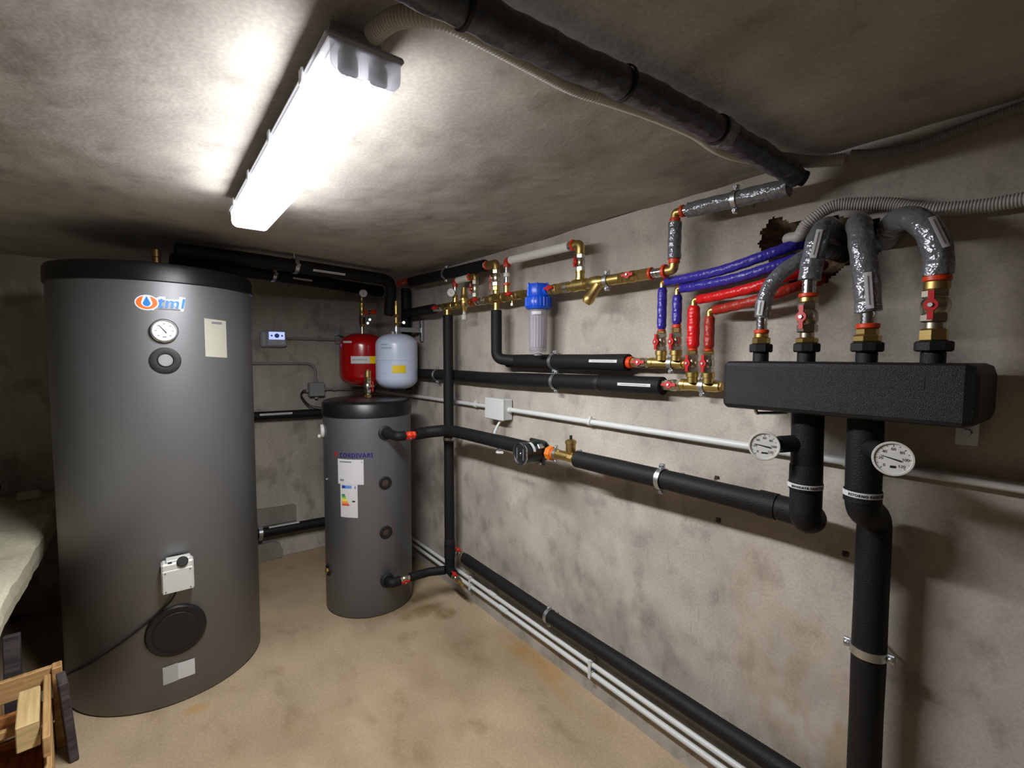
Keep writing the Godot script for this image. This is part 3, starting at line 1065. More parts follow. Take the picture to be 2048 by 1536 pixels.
func big_tank() -> void:
	var c := Vector3(0.036, 0, -2.903)
	var r := 0.397
	var th := thing("buffer_tank", "tall grey insulated storage tank with a black lid", "tank", c)
	part(th, "jacket", S().lathe(c, Vector3.UP, [Vector2(0, 0.0), Vector2(r - 0.006, 0.0), Vector2(r, 0.008), Vector2(r, 1.866)], 96), M.jacket)
	part(th, "lid", S().lathe(c, Vector3.UP, [Vector2(r + 0.001, 1.858), Vector2(r + 0.007, 1.862), Vector2(r + 0.007, 1.92), Vector2(r + 0.001, 1.936), Vector2(r - 0.03, 1.943), Vector2(0, 1.945)], 96), M.lid, "black moulded lid")
	# brass vent on top
	var v := part(th, "top_fitting", S().hexa(c + Vector3(0, 1.944, 0), Vector3.UP, 0.024, 0.03), M.brass_old, "brass fitting on the lid")
	part(v, "vent_pipe", S().lathe(c + Vector3(0, 1.974, 0), Vector3.UP, [Vector2(0, 0), Vector2(0.016, 0), Vector2(0.016, 0.05), Vector2(0.02, 0.052), Vector2(0.02, 0.085), Vector2(0.012, 0.092), Vector2(0, 0.092)], 18), M.brass_old)
	# maker's logo: ring and drop, then three letters on a white outline
	var o := Vector3(c.x, 1.768, c.z)
	var plate := part(th, "logo_sticker", blob(o, r, Vector2(-0.043, 0), ellipse(0.041, 0.032), 0.0010), M.logo_white, "printed maker's sticker")
	var flag := PackedVector2Array([Vector2(-0.03, -0.030), Vector2(0.083, -0.030), Vector2(0.092, 0.030), Vector2(0.07, 0.032), Vector2(0.066, 0.02), Vector2(0.02, 0.018), Vector2(0.02, 0.028), Vector2(0.0, 0.028), Vector2(-0.03, 0.010)])
	part(plate, "letter_ground", blob(o, r, Vector2(0.0, 0), flag, 0.0012), M.logo_white)
	part(plate, "orange_ring", blob(o, r, Vector2(-0.043, 0), ellipse(0.036, 0.027), 0.0018), M.logo_orange)
	var inner := PackedVector2Array()
	for k in 20:
		var an := PI * 0.5 + TAU * (k + 0.5) / 20.0
		inner.append(Vector2(cos(an) * 0.019, sin(an) * 0.0165 - 0.002))
	inner.append(Vector2(0.012, 0.024))
	inner.append(Vector2(0.004, 0.031))
	inner.append(Vector2(-0.004, 0.031))
	inner.append(Vector2(-0.012, 0.024))
	inner = Geometry2D.convex_hull(inner)
	inner.remove_at(inner.size() - 1)
	part(plate, "white_gap", blob(o, r, Vector2(-0.043, 0.0), inner, 0.0024), M.logo_white)
	var drop := PackedVector2Array()
	for k in 17:
		var an := deg_to_rad(150.0 + 240.0 * k / 16.0)
		drop.append(Vector2(cos(an) * 0.0125, sin(an) * 0.0125 - 0.003))
	drop.append(Vector2(0.0, 0.026))
	part(plate, "blue_drop", blob(o, r, Vector2(-0.043, 0.0), drop, 0.0030), M.logo_blue)
	var bend := on_tank(o, r, 0.0018)
	var slanted := func(p: Vector3) -> Vector3: return bend.call(Vector3(p.x * 1.05 + p.y * 0.18 + 0.042, p.y + 0.001, p.z))
	part(plate, "lettering", S().letters("tml", 0.040, slanted, 0.0008, 800), M.logo_blue)
	part(plate, "small_print", round_patch(c, r, -0.006, 0.072, o.y - 0.026, o.y - 0.022, 0.0018), M.faint_ink)
	# thermometer
	var g := Vector3(c.x + 0.012, 1.652, c.z + r)
	var tm := part(th, "thermometer", S().lathe(g, Vector3(0, 0, 1), [Vector2(0.047, 0), Vector2(0.050, 0.002), Vector2(0.050, 0.016), Vector2(0.047, 0.019), Vector2(0.042, 0.019), Vector2(0.041, 0.015)], 40), M.steel, "round dial thermometer with steel rim")
	part(tm, "dial_face", S().lathe(g + Vector3(0, 0, 0.0155), Vector3(0, 0, 1), [Vector2(0.0415, 0), Vector2(0, 0)], 36), M.dial)
	for k in 7:
		var an := deg_to_rad(225.0 - k * 45.0)
		part(tm, "tick", S().box(g + Vector3(cos(an) * 0.029, sin(an) * 0.029, 0.016), Vector3(0.006, 0.003, 0.0006), Basis(), 0.0), M.faint_ink)
	part(tm, "brand_print", S().box(g + Vector3(0, -0.026, 0.016), Vector3(0.012, 0.004, 0.0006), Basis(), 0.0), M.faint_ink)
	part(tm, "needle", S().plate(g + Vector3(0.0, 0, 0.0165), Vector3(-0.62, 0.78, 0), Vector3(-0.78, -0.62, 0), PackedVector2Array([Vector2(-0.012, -0.002), Vector2(-0.012, 0.002), Vector2(0.028, 0.0007), Vector2(0.028, -0.0007)]), 0.0006), M.ink)
	# plug below
	var p := Vector3(c.x + 0.012, 1.526, c.z + r - 0.006)
	var ring := part(th, "sensor_port", S().lathe(p, Vector3(0, 0, 1), [Vector2(0.056, 0), Vector2(0.056, 0.010), Vector2(0.050, 0.013), Vector2(0.030, 0.011), Vector2(0.027, 0.006)], 36), M.rubber, "black rubber rosette with a grey plug")
	part(ring, "plug", S().cyl(p + Vector3(0, 0, 0.0), Vector3(0, 0, 1), 0.026, 0.016, 28, 0.003), M.pvc_grey)
	# data sheet
	var sh := part(th, "data_sheet", round_patch(c, r, 0.163, 0.268, 1.540, 1.712, 0.0012, -0.006), M.paper_warm, "cream data sticker")
	part(sh, "heading", round_patch(c, r, 0.195, 0.245, 1.692, 1.702, 0.002), M.faint_ink)
	for k in 3:
		part(sh, "text_line", round_patch(c, r, 0.178, 0.255, 1.64 - k * 0.03, 1.642 - k * 0.03, 0.002), mat(Color(0.70, 0.69, 0.63), 0.7))
	# immersion thermostat with its cable
	var b := Vector3(c.x + 0.024, 0.598, c.z + r + 0.035)
	part(th, "thermostat_rosette", S().cyl(Vector3(b.x, b.y + 0.02, c.z + r - 0.008), Vector3(0, 0, 1), 0.062, 0.012, 32, 0.002), M.rubber)
	var bx := part(th, "thermostat_box", S().box(b, Vector3(0.115, 0.13, 0.06), Basis(), 0.007), M.white_plastic, "white plastic thermostat housing")
	part(bx, "front_cover", S().box(b + Vector3(0, -0.014, 0.031), Vector3(0.108, 0.098, 0.006), Basis(), 0.002), M.white_plastic)
	part(bx, "top_block", S().box(b + Vector3(0.004, 0.066, -0.002), Vector3(0.088, 0.018, 0.05), Basis(), 0.003), M.white_plastic)
	part(bx, "knob", S().cyl(b + Vector3(0.018, 0.058, 0.012), Vector3(0, 0.35, 1), 0.021, 0.026, 24, 0.003), M.rubber, "black dial knob")
	part(bx, "reset_slot", S().box(b + Vector3(-0.026, 0.066, 0.0245), Vector3(0.014, 0.007, 0.002), Basis(), 0.0), M.ink)
	for e in [[-0.044, 0.026], [0.044, 0.026], [-0.044, -0.054], [0.044, -0.054]]:
		part(bx, "cover_screw", S().cyl(b + Vector3(e[0], e[1], 0.034), Vector3(0, 0, 1), 0.0035, 0.001, 10), M.faint_ink)
	var cable := spline([b + Vector3(-0.01, -0.062, 0), b + Vector3(-0.014, -0.09, -0.005), Vector3(c.x - 0.02, 0.46, c.z + r + 0.006), Vector3(c.x - 0.11, 0.385, c.z + 0.388), Vector3(c.x - 0.20, 0.315, c.z + 0.350), Vector3(c.x - 0.30, 0.23, c.z + 0.270), Vector3(c.x - 0.38, 0.15, c.z + 0.14)])
	part(th, "power_cable", S().tube(cable, 0.004, 8), M.cable, "thin black cable")
	# inspection flange
	var fl := Vector3(c.x + 0.012, 0.335, c.z + r - 0.03)
	var fm := part(th, "inspection_flange", S().lathe(fl, Vector3(0, 0, 1), [Vector2(0.113, 0), Vector2(0.113, 0.033), Vector2(0.106, 0.040), Vector2(0.0, 0.042)], 48), M.lid, "black round inspection cover")
	part(fm, "cover_disc", S().cyl(fl + Vector3(0, 0, 0.04), Vector3(0, 0, 1), 0.085, 0.006, 40, 0.002), M.rubber)
	# torn paper
	var torn := part(th, "torn_label", round_patch(c, r, -0.042, 0.012, 0.105, 0.185, 0.0012, 0.004), M.tear, "torn remains of a paper label")
	part(torn, "torn_piece", round_patch(c, r, 0.012, 0.075, 0.108, 0.182, 0.0014, -0.003), M.paper)


func small_tank() -> void:
	var c := Vector3(1.073, 0, -2.908)
	var r := 0.264
	var th := thing("storage_tank", "short grey insulated tank with a shiny black lid and energy label", "tank", c)
	part(th, "jacket", S().lathe(c, Vector3.UP, [Vector2(0, 0), Vector2(r - 0.006, 0), Vector2(r, 0.008), Vector2(r, 1.195)], 72), M.jacket_small)
	part(th, "lid", S().lathe(c, Vector3.UP, [Vector2(r + 0.001, 1.186), Vector2(r + 0.006, 1.19), Vector2(r + 0.005, 1.262), Vector2(r - 0.004, 1.275), Vector2(r - 0.02, 1.281), Vector2(0, 1.284)], 72), M.lid, "glossy black lid")
	# ports on the front
	for e in [[0.798, "upper"], [0.5, "lower"]]:
		var p := Vector3(c.x + 0.003, e[0], c.z + r - 0.006)
		var ring := part(th, "capped_port", S().lathe(p, Vector3(0, 0, 1), [Vector2(0.039, 0), Vector2(0.039, 0.009), Vector2(0.033, 0.012), Vector2(0.021, 0.010), Vector2(0.019, 0.004)], 32), M.rubber, "black rosette with a brass plug")
		part(ring, "plug", S().hexa(p, Vector3(0, 0, 1), 0.018, 0.010), mat(Color(0.35, 0.29, 0.22), 0.5, 0.6))
	for y in [1.096, 0.207]:
		part(th, "port_collar", S().lathe(Vector3(c.x + 0.006, y, c.z + r - 0.008), Vector3(0, 0, 1), [Vector2(0.042, 0), Vector2(0.042, 0.018), Vector2(0.034, 0.024), Vector2(0.028, 0.024)], 32), M.rubber)
	# side fittings on the left
	var d := Vector3(sin(deg_to_rad(-100.0)), 0, cos(deg_to_rad(-100.0)))
	var q := Vector3(c.x, 1.092, c.z) + d * (r - 0.004)
	var th2 := part(th, "side_thermometer", S().lathe(q, d, [Vector2(0, 0), Vector2(0.040, 0), Vector2(0.042, 0.004), Vector2(0.042, 0.016), Vector2(0.038, 0.020), Vector2(0, 0.020)], 32), M.white_plastic, "white dial thermometer seen from its edge")
	part(th2, "side_knob", S().cyl(q + d * 0.02 + Vector3(0, -0.03, 0), d, 0.012, 0.014, 16, 0.002), M.white_plastic)
	d = Vector3(sin(deg_to_rad(-86.0)), 0, cos(deg_to_rad(-86.0)))
	q = Vector3(c.x, 0.254, c.z) + d * (r - 0.006)
	var r2 := part(th, "side_port", S().lathe(q, d, [Vector2(0.034, 0), Vector2(0.034, 0.010), Vector2(0.02, 0.012)], 28), M.rubber)
	part(r2, "plug", S().hexa(q, d, 0.017, 0.022), M.brass)
	part(th, "sensor_stud", S().cyl(Vector3(c.x, 0.81, c.z) + d * (r - 0.002), d, 0.007, 0.008, 12), M.zinc)
	# print and labels, round the front left of the jacket
	var o := Vector3(c.x, 0.972, c.z)
	var bend := on_tank(o, r, 0.001)
	var fn := func(p: Vector3) -> Vector3: return bend.call(Vector3(p.x * 1.02 - 0.165, p.y, p.z))
	var logo := part(th, "maker_lettering", S().letters("CORDIVARI", 0.026, fn, 0.0008, 800), M.logo_navy, "dark blue printed maker's name")
	part(logo, "red_mark", blob(o, r, Vector2(-0.292, 0.004), ellipse(0.012, 0.014, 12), 0.001), M.logo_red)
	var sh := part(th, "data_sheet", round_patch(c, r, -0.276, -0.120, 0.803, 0.950, 0.0022, -0.003), M.paper, "white data sheet")
	part(sh, "heading", round_patch(c, r, -0.262, -0.188, 0.932, 0.939, 0.003), M.faint_ink)
	part(sh, "corner_mark", round_patch(c, r, -0.133, -0.127, 0.930, 0.936, 0.003), M.faint_ink)
	part(sh, "small_marks", round_patch(c, r, -0.262, -0.236, 0.823, 0.833, 0.003), M.faint_ink)
	var en := part(th, "energy_label", round_patch(c, r, -0.262, -0.156, 0.608, 0.812, 0.0012, -0.002), M.paper, "white energy rating label with coloured arrows")
	part(en, "header_bar", round_patch(c, r, -0.250, -0.190, 0.780, 0.797, 0.002), mat(Color(0.36, 0.52, 0.80), 0.6))
	part(en, "header_flag", round_patch(c, r, -0.250, -0.229, 0.780, 0.797, 0.0026), mat(Color(0.12, 0.20, 0.55), 0.6))
	part(en, "header_mark", round_patch(c, r, -0.172, -0.167, 0.778, 0.794, 0.002), mat(Color(0.15, 0.25, 0.60), 0.6))
	var cols := [Color(0.12, 0.45, 0.30), Color(0.30, 0.60, 0.30), Color(0.65, 0.75, 0.25), Color(0.93, 0.84, 0.25), Color(0.94, 0.66, 0.22), Color(0.92, 0.48, 0.20), Color(0.78, 0.26, 0.18)]
	for k in 7:
		part(en, "rating_bar", round_patch(c, r, -0.252, -0.232 + k * 0.0045, 0.745 - k * 0.0098 - 0.0085, 0.745 - k * 0.0098, 0.002), mat(cols[k], 0.6))
	part(en, "rating_arrow", round_patch(c, r, -0.188, -0.170, 0.700, 0.708, 0.002), M.ink)
	# brass and red valve on the lid
	var tv := Vector3(c.x + 0.004, 1.284, c.z + 0.0)
	fittings("tank_top_fitting", "brass nut screwed into the lid of the short grey tank", "fitting", tv, Vector3.UP, [["hex_nut", "hex", 0.018, 0.024, M.brass_old], ["thread", "cyl", 0.014, 0.014, M.nickel]])
	ball_valve("nickel valve with red handle standing on the short tank's lid", tv + Vector3(0, 0.072, 0), Vector3.UP, Vector3(0.75, 0, 0.65), 0.08, 0.022, M.nickel, 0.032)
	fittings("tank_vent", "brass air vent on top of the valve over the short tank", "vent", tv + Vector3(0, 0.112, 0), Vector3.UP, [["nut", "hex", 0.018, 0.02, M.brass], ["float_body", "cyl", 0.04, 0.019, M.brass], ["cap", "cyl", 0.008, 0.009, M.brass]])
	# connection at the top of the tank to the pump row: elbow, valve, pipe
	var y := 1.098
	var e1 := thing("insulated_elbow", "short black insulated elbow leaving the upper port of the short tank", "pipe", Vector3(c.x + 0.006, y, c.z + r))
	part(e1, "insulation", S().tube(bends([Vector3(c.x + 0.006, y, -2.63), Vector3(c.x + 0.010, y, -2.475), Vector3(1.125, y, -2.475)], 0.05, 8), 0.027, 18), M.foam)
	ball_valve("valve with orange red handle beside the upper port of the short tank", Vector3(1.158, y, -2.477), Vector3(1, 0, -0.04), Vector3(-0.3, -0.4, 1), 0.064, 0.021, M.orange, 0.026)
	# lower connection
	y = 0.210
	var e2 := thing("insulated_elbow", "short black insulated elbow leaving the lower port of the short tank", "pipe", Vector3(c.x + 0.009, y, c.z + r))
	part(e2, "insulation", S().tube(bends([Vector3(c.x + 0.009, 0.207, -2.63), Vector3(c.x + 0.010, 0.207, -2.588), Vector3(1.135, y, -2.59)], 0.035, 8), 0.027, 18), M.foam)
	ball_valve("nickel valve with red handle beside the lower port of the short tank", Vector3(1.168, y, -2.592), Vector3(1, 0, 0.03), Vector3(-0.2, -0.3, 1), 0.062, 0.021, M.nickel, 0.026)
	foam_pipe("insulated_pipe", "black insulated pipe from the short tank's lower valve to the corner riser", [Vector3(1.202, y, -2.592), Vector3(1.33, y, -2.585), Vector3(1.405, 0.225, -2.52)], 0.026)


# ------------------------------------------------------------------ expansion vessels

func vessel(th: Node3D, c: Vector3, r: float, y0: float, y1: float, m: Material) -> void:
	var h := y1 - y0
	var k := r * 0.55
	var prof := [Vector2(0, 0)]
	for i in 9:
		var an := PI * 0.5 * i / 8.0
		prof.append(Vector2(r * (0.25 + 0.75 * sin(an)), k - k * cos(an)))
	prof.append(Vector2(r, h * 0.52))
	prof.append(Vector2(r * 1.012, h * 0.525))
	prof.append(Vector2(r * 1.012, h * 0.545))
	prof.append(Vector2(r, h * 0.55))
	for i in 9:
		var an := PI * 0.5 * i / 8.0
		prof.append(Vector2(r * (0.25 + 0.75 * cos(an)), h - k + k * sin(an)))
	prof.append(Vector2(0, h))
	part(th, "shell", S().lathe(Vector3(c.x, y0, c.z), Vector3.UP, prof, 56), m)


func vessels() -> void:
	var c := Vector3(1.199, 0, -3.33)
	var th := thing("expansion_vessel", "red steel expansion vessel with white and yellow sticker", "vessel", c + Vector3(0, 1.333, 0))
	vessel(th, c, 0.157, 1.333, 1.704, M.vessel_red)
	var q := func(a0: float, a1: float, y0: float, y1: float, lift: float) -> Shape: return round_patch(c, 0.157, a0 * 0.157, a1 * 0.157, y0, y1, lift)
	var st := part(th, "sticker", q.call(-0.85, -0.05, 1.495, 1.545, 0.0025), M.paper, "white sticker")
	part(st, "yellow_field", q.call(-0.05, 0.55, 1.495, 1.545, 0.0025), M.yellow)
	part(st, "text_line", q.call(-0.80, -0.15, 1.518, 1.522, 0.0032), M.faint_ink)
	part(th, "name_strip", q.call(-1.25, -0.80, 1.635, 1.648, 0.003), M.paper)
	var top := fittings("vessel_fitting", "brass and nickel column rising from the red expansion vessel", "fitting", c + Vector3(0, 1.704, 0), Vector3.UP, [["neck", "cyl", 0.05, 0.012, M.nickel], ["hex_nut", "hex", 0.02, 0.02, M.brass_old], ["body", "cyl", 0.045, 0.02, mat(Color(0.30, 0.20, 0.14), 0.5, 0.6)], ["hex_nut", "hex", 0.018, 0.022, M.nickel], ["cross", "tee", 0.08, 0.017, M.brass], ["reducer", "hex", 0.02, 0.014, M.brass]])
	for e in [Vector3(0.05, 0.10, 0.02), Vector3(0.035, 0.075, 0.02)]:
		part(top, "tap_knob", S().cyl(c + Vector3(0, 1.704, 0) + e, Vector3(-0.5, 0, 1), 0.011, 0.012, 14, 0.002), M.zinc)
	var g := thing("pressure_gauge", "small round pressure gauge above the red vessel", "gauge", c + Vector3(0.005, 1.953, 0))
	part(g, "stem", S().cyl(c + Vector3(0.0, 1.935, 0.0), Vector3.UP, 0.007, 0.03, 12), M.brass)
	dial(g, c + Vector3(0.006, 1.988, 0.016), Vector3(-0.25, -0.08, 1), 0.031, 100, M.rubber, false, 0.018)
	var union := fittings("vessel_union", "row of reddish copper rings linking the red vessel's column to the corner pipe", "fitting", c + Vector3(0.022, 1.855, 0.008), Vector3(0.45, 0, 0.85), [["ring", "hex", 0.03, 0.018, M.orange_deep], ["ring", "cyl", 0.03, 0.014, M.steel], ["ring", "hex", 0.03, 0.018, M.orange_deep]])
	union.position.y += 0.0
	# white vessel on its bracket
	c = Vector3(1.334, 0, -3.05)
	th = thing("expansion_vessel", "white steel expansion vessel with a yellow sticker", "vessel", c + Vector3(0, 1.322, 0))
	vessel(th, c, 0.140, 1.322, 1.698, M.vessel_white)
	var q2 := func(a0: float, a1: float, y0: float, y1: float, lift: float) -> Shape: return round_patch(c, 0.140, a0 * 0.140, a1 * 0.140, y0, y1, lift)
	part(th, "yellow_sticker", q2.call(-0.62, 0.0, 1.436, 1.486, 0.002), M.yellow)
	part(th, "white_sticker", q2.call(-1.35, -0.62, 1.436, 1.486, 0.002), M.vessel_white)
	for k in 2:
		part(th, "faint_print", q2.call(-1.2, -0.85 + 0.2 * k, 1.618 - 0.022 * k, 1.626 - 0.022 * k, 0.002), mat(Color(0.62, 0.70, 0.72), 0.5))
	part(th, "base_cap", S().lathe(c + Vector3(0, 1.308, 0), Vector3.UP, [Vector2(0, 0), Vector2(0.05, 0), Vector2(0.06, 0.016), Vector2(0.04, 0.02)], 28), M.rubber)
	top = fittings("vessel_fitting", "brass column with chrome neck rising from the white vessel", "fitting", c + Vector3(0, 1.698, 0), Vector3.UP, [["neck", "cyl", 0.055, 0.012, M.steel], ["hex_nut", "hex", 0.016, 0.02, M.brass], ["body", "cyl", 0.04, 0.018, M.brass_old], ["hex_nut", "hex", 0.02, 0.021, M.brass], ["spring_body", "cyl", 0.06, 0.016, M.brass], ["cap", "ribbed", 0.03, 0.014, M.brass_old]])
	part(top, "tap_knob", S().cyl(c + Vector3(0.05, 1.775, 0.01), Vector3(-0.5, 0, 1), 0.012, 0.012, 14, 0.002), M.zinc)
	part(top, "tap_arm", S().cyl(c + Vector3(0.015, 1.775, 0.004), Vector3(1, 0, 0.1), 0.006, 0.034, 10), M.brass)
	var br := thing("vessel_bracket", "galvanised bracket holding the white vessel to the right wall", "bracket", Vector3(WX, 1.725, -3.06))
	part(br, "wall_rail", S().box(Vector3(1.528, 1.725, -3.062), Vector3(0.016, 0.15, 0.032), Basis(), 0.002), M.zinc)
	part(br, "arm", S().box(Vector3(1.43, 1.728, -3.055), Vector3(0.19, 0.032, 0.006), Basis(), 0.001), M.zinc)
	part(br, "collar", S().lathe(Vector3(c.x, 1.712, c.z), Vector3.UP, [Vector2(0.013, 0), Vector2(0.022, 0), Vector2(0.022, 0.03), Vector2(0.013, 0.03)], 20), M.zinc)
	for y in [1.668, 1.782]:
		part(br, "bolt", S().hexa(Vector3(1.520, y, -3.062), Vector3(-1, 0, 0), 0.009, 0.008), M.zinc)
	part(br, "arm_bolt", S().hexa(Vector3(1.505, 1.735, -3.05), Vector3(0, 0, 1), 0.008, 0.008), M.steel)
	part(br, "vessel_screw", S().cyl(c + Vector3(-0.038, 1.692, 0.03), Vector3(-0.2, 1, 0.3), 0.009, 0.02, 12, 0.002), M.white_plastic)
	br = thing("vessel_bracket", "dark steel bracket holding the red vessel to the back wall", "bracket", Vector3(1.203, 1.715, WZ))
	part(br, "arm", S().box(Vector3(1.203, 1.715, (WZ - 3.335) * 0.5), Vector3(0.03, 0.006, -3.335 - WZ), Basis(), 0.001), M.zinc)
	part(br, "wall_plate", S().box(Vector3(1.203, 1.70, WZ + 0.012), Vector3(0.04, 0.12, 0.012), Basis(), 0.002), M.zinc)


# ------------------------------------------------------------------ back wall

func back_wall_things() -> void:
	# controller with a lit display
	var c := Vector3(0.735, 1.672, -3.885)
	var th := thing("heating_controller", "grey wall controller with a glowing blue display", "controller", Vector3(c.x, c.y, WZ))
	part(th, "back_box", S().box(c + Vector3(-0.012, -0.002, -0.012), Vector3(0.165, 0.122, 0.045), Basis(), 0.012), M.grey_plastic)
	part(th, "front_cover", S().box(c + Vector3(0.008, 0.002, 0.02), Vector3(0.138, 0.118, 0.03), Basis(), 0.010), M.grey_plastic)
	var disp := part(th, "display", S().box(c + Vector3(0.010, 0.022, 0.0355), Vector3(0.106, 0.056, 0.003), Basis(), 0.001), M.lcd, "lit blue screen")
	part(disp, "round_symbol", S().cyl(c + Vector3(0.010, 0.022, 0.0368), Vector3(0, 0, 1), 0.0165, 0.001, 24), M.lcd_mark)
	for s in [-1.0, 1.0]:
		part(disp, "square_symbol", S().box(c + Vector3(0.010 + s * 0.035, 0.022, 0.0372), Vector3(0.012, 0.012, 0.001), Basis(), 0.0), M.lcd_mark)
	part(th, "status_button", S().cyl(c + Vector3(0.048, -0.032, 0.035), Vector3(0, 0, 1), 0.008, 0.003, 16, 0.001), M.white_plastic)
	var l := AreaLight3D.new()
	l.name = "display_light"
	l.area_size = Vector2(0.10, 0.05)
	l.light_color = Color(0.55, 0.62, 1.0)
	l.light_energy = 0.004
	l.shadow_enabled = true
	l.area_range = 6.0
	l.position = c + Vector3(0.010, 0.022, 0.040)
	l.rotation_degrees = Vector3(0, 180, 0)
	add_child(l)
	var z := WZ + 0.02
	conduit("rigid_conduit", "thin grey conduit running from the controller behind the red vessel", [Vector3(0.825, 1.678, z), Vector3(1.36, 1.674, z)], 0.0095, M.pvc_grey)
	clip_on("small clip on the grey conduit beside the controller", Vector3(1.06, 1.677, z), Vector3(1, 0, 0), 0.0095, Vector3(0, 0, -1), 0.018, M.pvc_grey)
	conduit("rigid_conduit", "thin grey conduit bending down into the small junction box", bends([Vector3(0.35, 1.49, z), Vector3(1.024, 1.487, z), Vector3(1.024, 1.335, z)], 0.13, 10), 0.0095, M.pvc_grey)
	var b := Vector3(1.024, 1.283, WZ + 0.035)
	th = thing("junction_box", "small grey junction box on the back wall beside the short tank", "junction box", Vector3(b.x, b.y, WZ))
	part(th, "body", S().box(b, Vector3(0.114, 0.108, 0.06), Basis(), 0.004), M.pvc_grey)
	part(th, "cover", S().box(b + Vector3(0, 0, 0.032), Vector3(0.108, 0.102, 0.006), Basis(), 0.002), M.pvc_grey)
	for e in [[Vector3(-0.057, -0.01, 0), Vector3(-1, 0, 0)], [Vector3(0, -0.054, 0), Vector3(0, -1, 0)], [Vector3(0.057, 0.0, 0), Vector3(1, 0, 0)], [Vector3(0, 0.054, 0), Vector3(0, 1, 0)]]:
		part(th, "cable_gland", S().cyl(b + e[0], e[1], 0.013, 0.022, 14, 0.003), M.pvc_grey)
	conduit("rigid_conduit", "thin grey conduit running from the small junction box to the corner", [Vector3(1.103, 1.283, z + 0.012), Vector3(1.505, 1.262, z)], 0.0095, M.pvc_grey)
	clip_on("small clip on the conduit between the junction box and the corner", Vector3(1.16, 1.278, z + 0.01), Vector3(1, -0.05, 0), 0.0095, Vector3(0, 0, -1), 0.026, M.pvc_grey)
	for k in 2:
		var d := 0.012 * k
		var cab := spline([b + Vector3(-0.079, -0.014 + d, d * 0.5), b + Vector3(-0.105, -0.02 + d, 0.005 + d), b + Vector3(-0.107 - d, -0.05, 0.01 + d), b + Vector3(-0.06, -0.115 - d, 0.02 + d), b + Vector3(0.03, -0.145 - d, 0.05 + d), b + Vector3(0.13, -0.17 - d, 0.08 + d)])
		th = thing("electric_cable", ["upper black cable looping from the small junction box behind the short tank", "lower black cable looping from the small junction box behind the short tank"][k], "cable", cab[0])
		part(th, "sheath", S().tube(cab, 0.004, 8), M.cable)
	# pipes along the wall
	var p := foam_pipe("insulated_pipe", "black insulated pipe at waist height along the back wall", [Vector3(0.25, 1.113, -3.85), Vector3(1.20, 1.098, -3.85)], 0.031)
	strip(p, Vector3(0.722, 1.112, -3.85), Vector3(1, -0.01, 0), Vector3(0, 0.15, 1), 0.031, 0.22, 0.014)
	p = foam_pipe("insulated_pipe", "black insulated pipe low along the back wall above the floor", [Vector3(0.25, 0.245, -3.85), Vector3(1.20, 0.222, -3.85)], 0.036)
	strip(p, Vector3(0.758, 0.243, -3.85), Vector3(1, -0.02, 0), Vector3(0, 1.2, 1), 0.036, 0.21, 0.012)
	clamp_on("clamp on the low back wall pipe beside the tall tank", Vector3(0.60, 0.237, -3.85), Vector3(1, -0.02, 0), 0.037, Vector3(0, 0, -1), 0.07, 0.025)
	# two large pipes under the ceiling, from the tall tank to the corner
	p = foam_pipe("insulated_pipe", "thick black insulated pipe under the ceiling bending down beside the corner", bends([Vector3(0.11, 2.045, -2.785), Vector3(0.384, 2.052, -2.835), Vector3(0.7, 2.052, -2.9), Vector3(1.295, 2.052, -3.03), Vector3(1.312, 1.83, -3.115)], 0.08, 8), 0.037)
	strip(p, Vector3(0.845, 2.052, -2.932), Vector3(0.6, 0, -0.13), Vector3(-0.1, -0.35, 1), 0.040, 0.20, 0.012)
	clamp_on("ceiling clamp on the thick black pipe beside its white label", Vector3(0.66, 2.052, -2.892), Vector3(0.6, 0, -0.13), 0.0405, Vector3.UP, 0.066, 0.022)
	p = foam_pipe("insulated_pipe", "second thick black insulated pipe behind and below the ceiling pipe", bends([Vector3(0.1, 2.04, -3.08), Vector3(0.5, 2.04, -3.17), Vector3(0.8, 2.04, -3.27), Vector3(1.235, 2.04, -3.46), Vector3(1.42, 2.04, -3.53)], 0.06, 6), 0.040)
	strip(p, Vector3(0.77, 2.04, -3.26), Vector3(0.3, 0, -0.10), Vector3(-0.1, -0.2, 1), 0.040, 0.13, 0.010)
	clamp_on("ceiling clamp on the second black pipe behind the thick one", Vector3(0.60, 2.04, -3.203), Vector3(0.3, 0, -0.10), 0.0405, Vector3.UP, 0.078, 0.022)


# ------------------------------------------------------------------ brass header under the ceiling, right wall

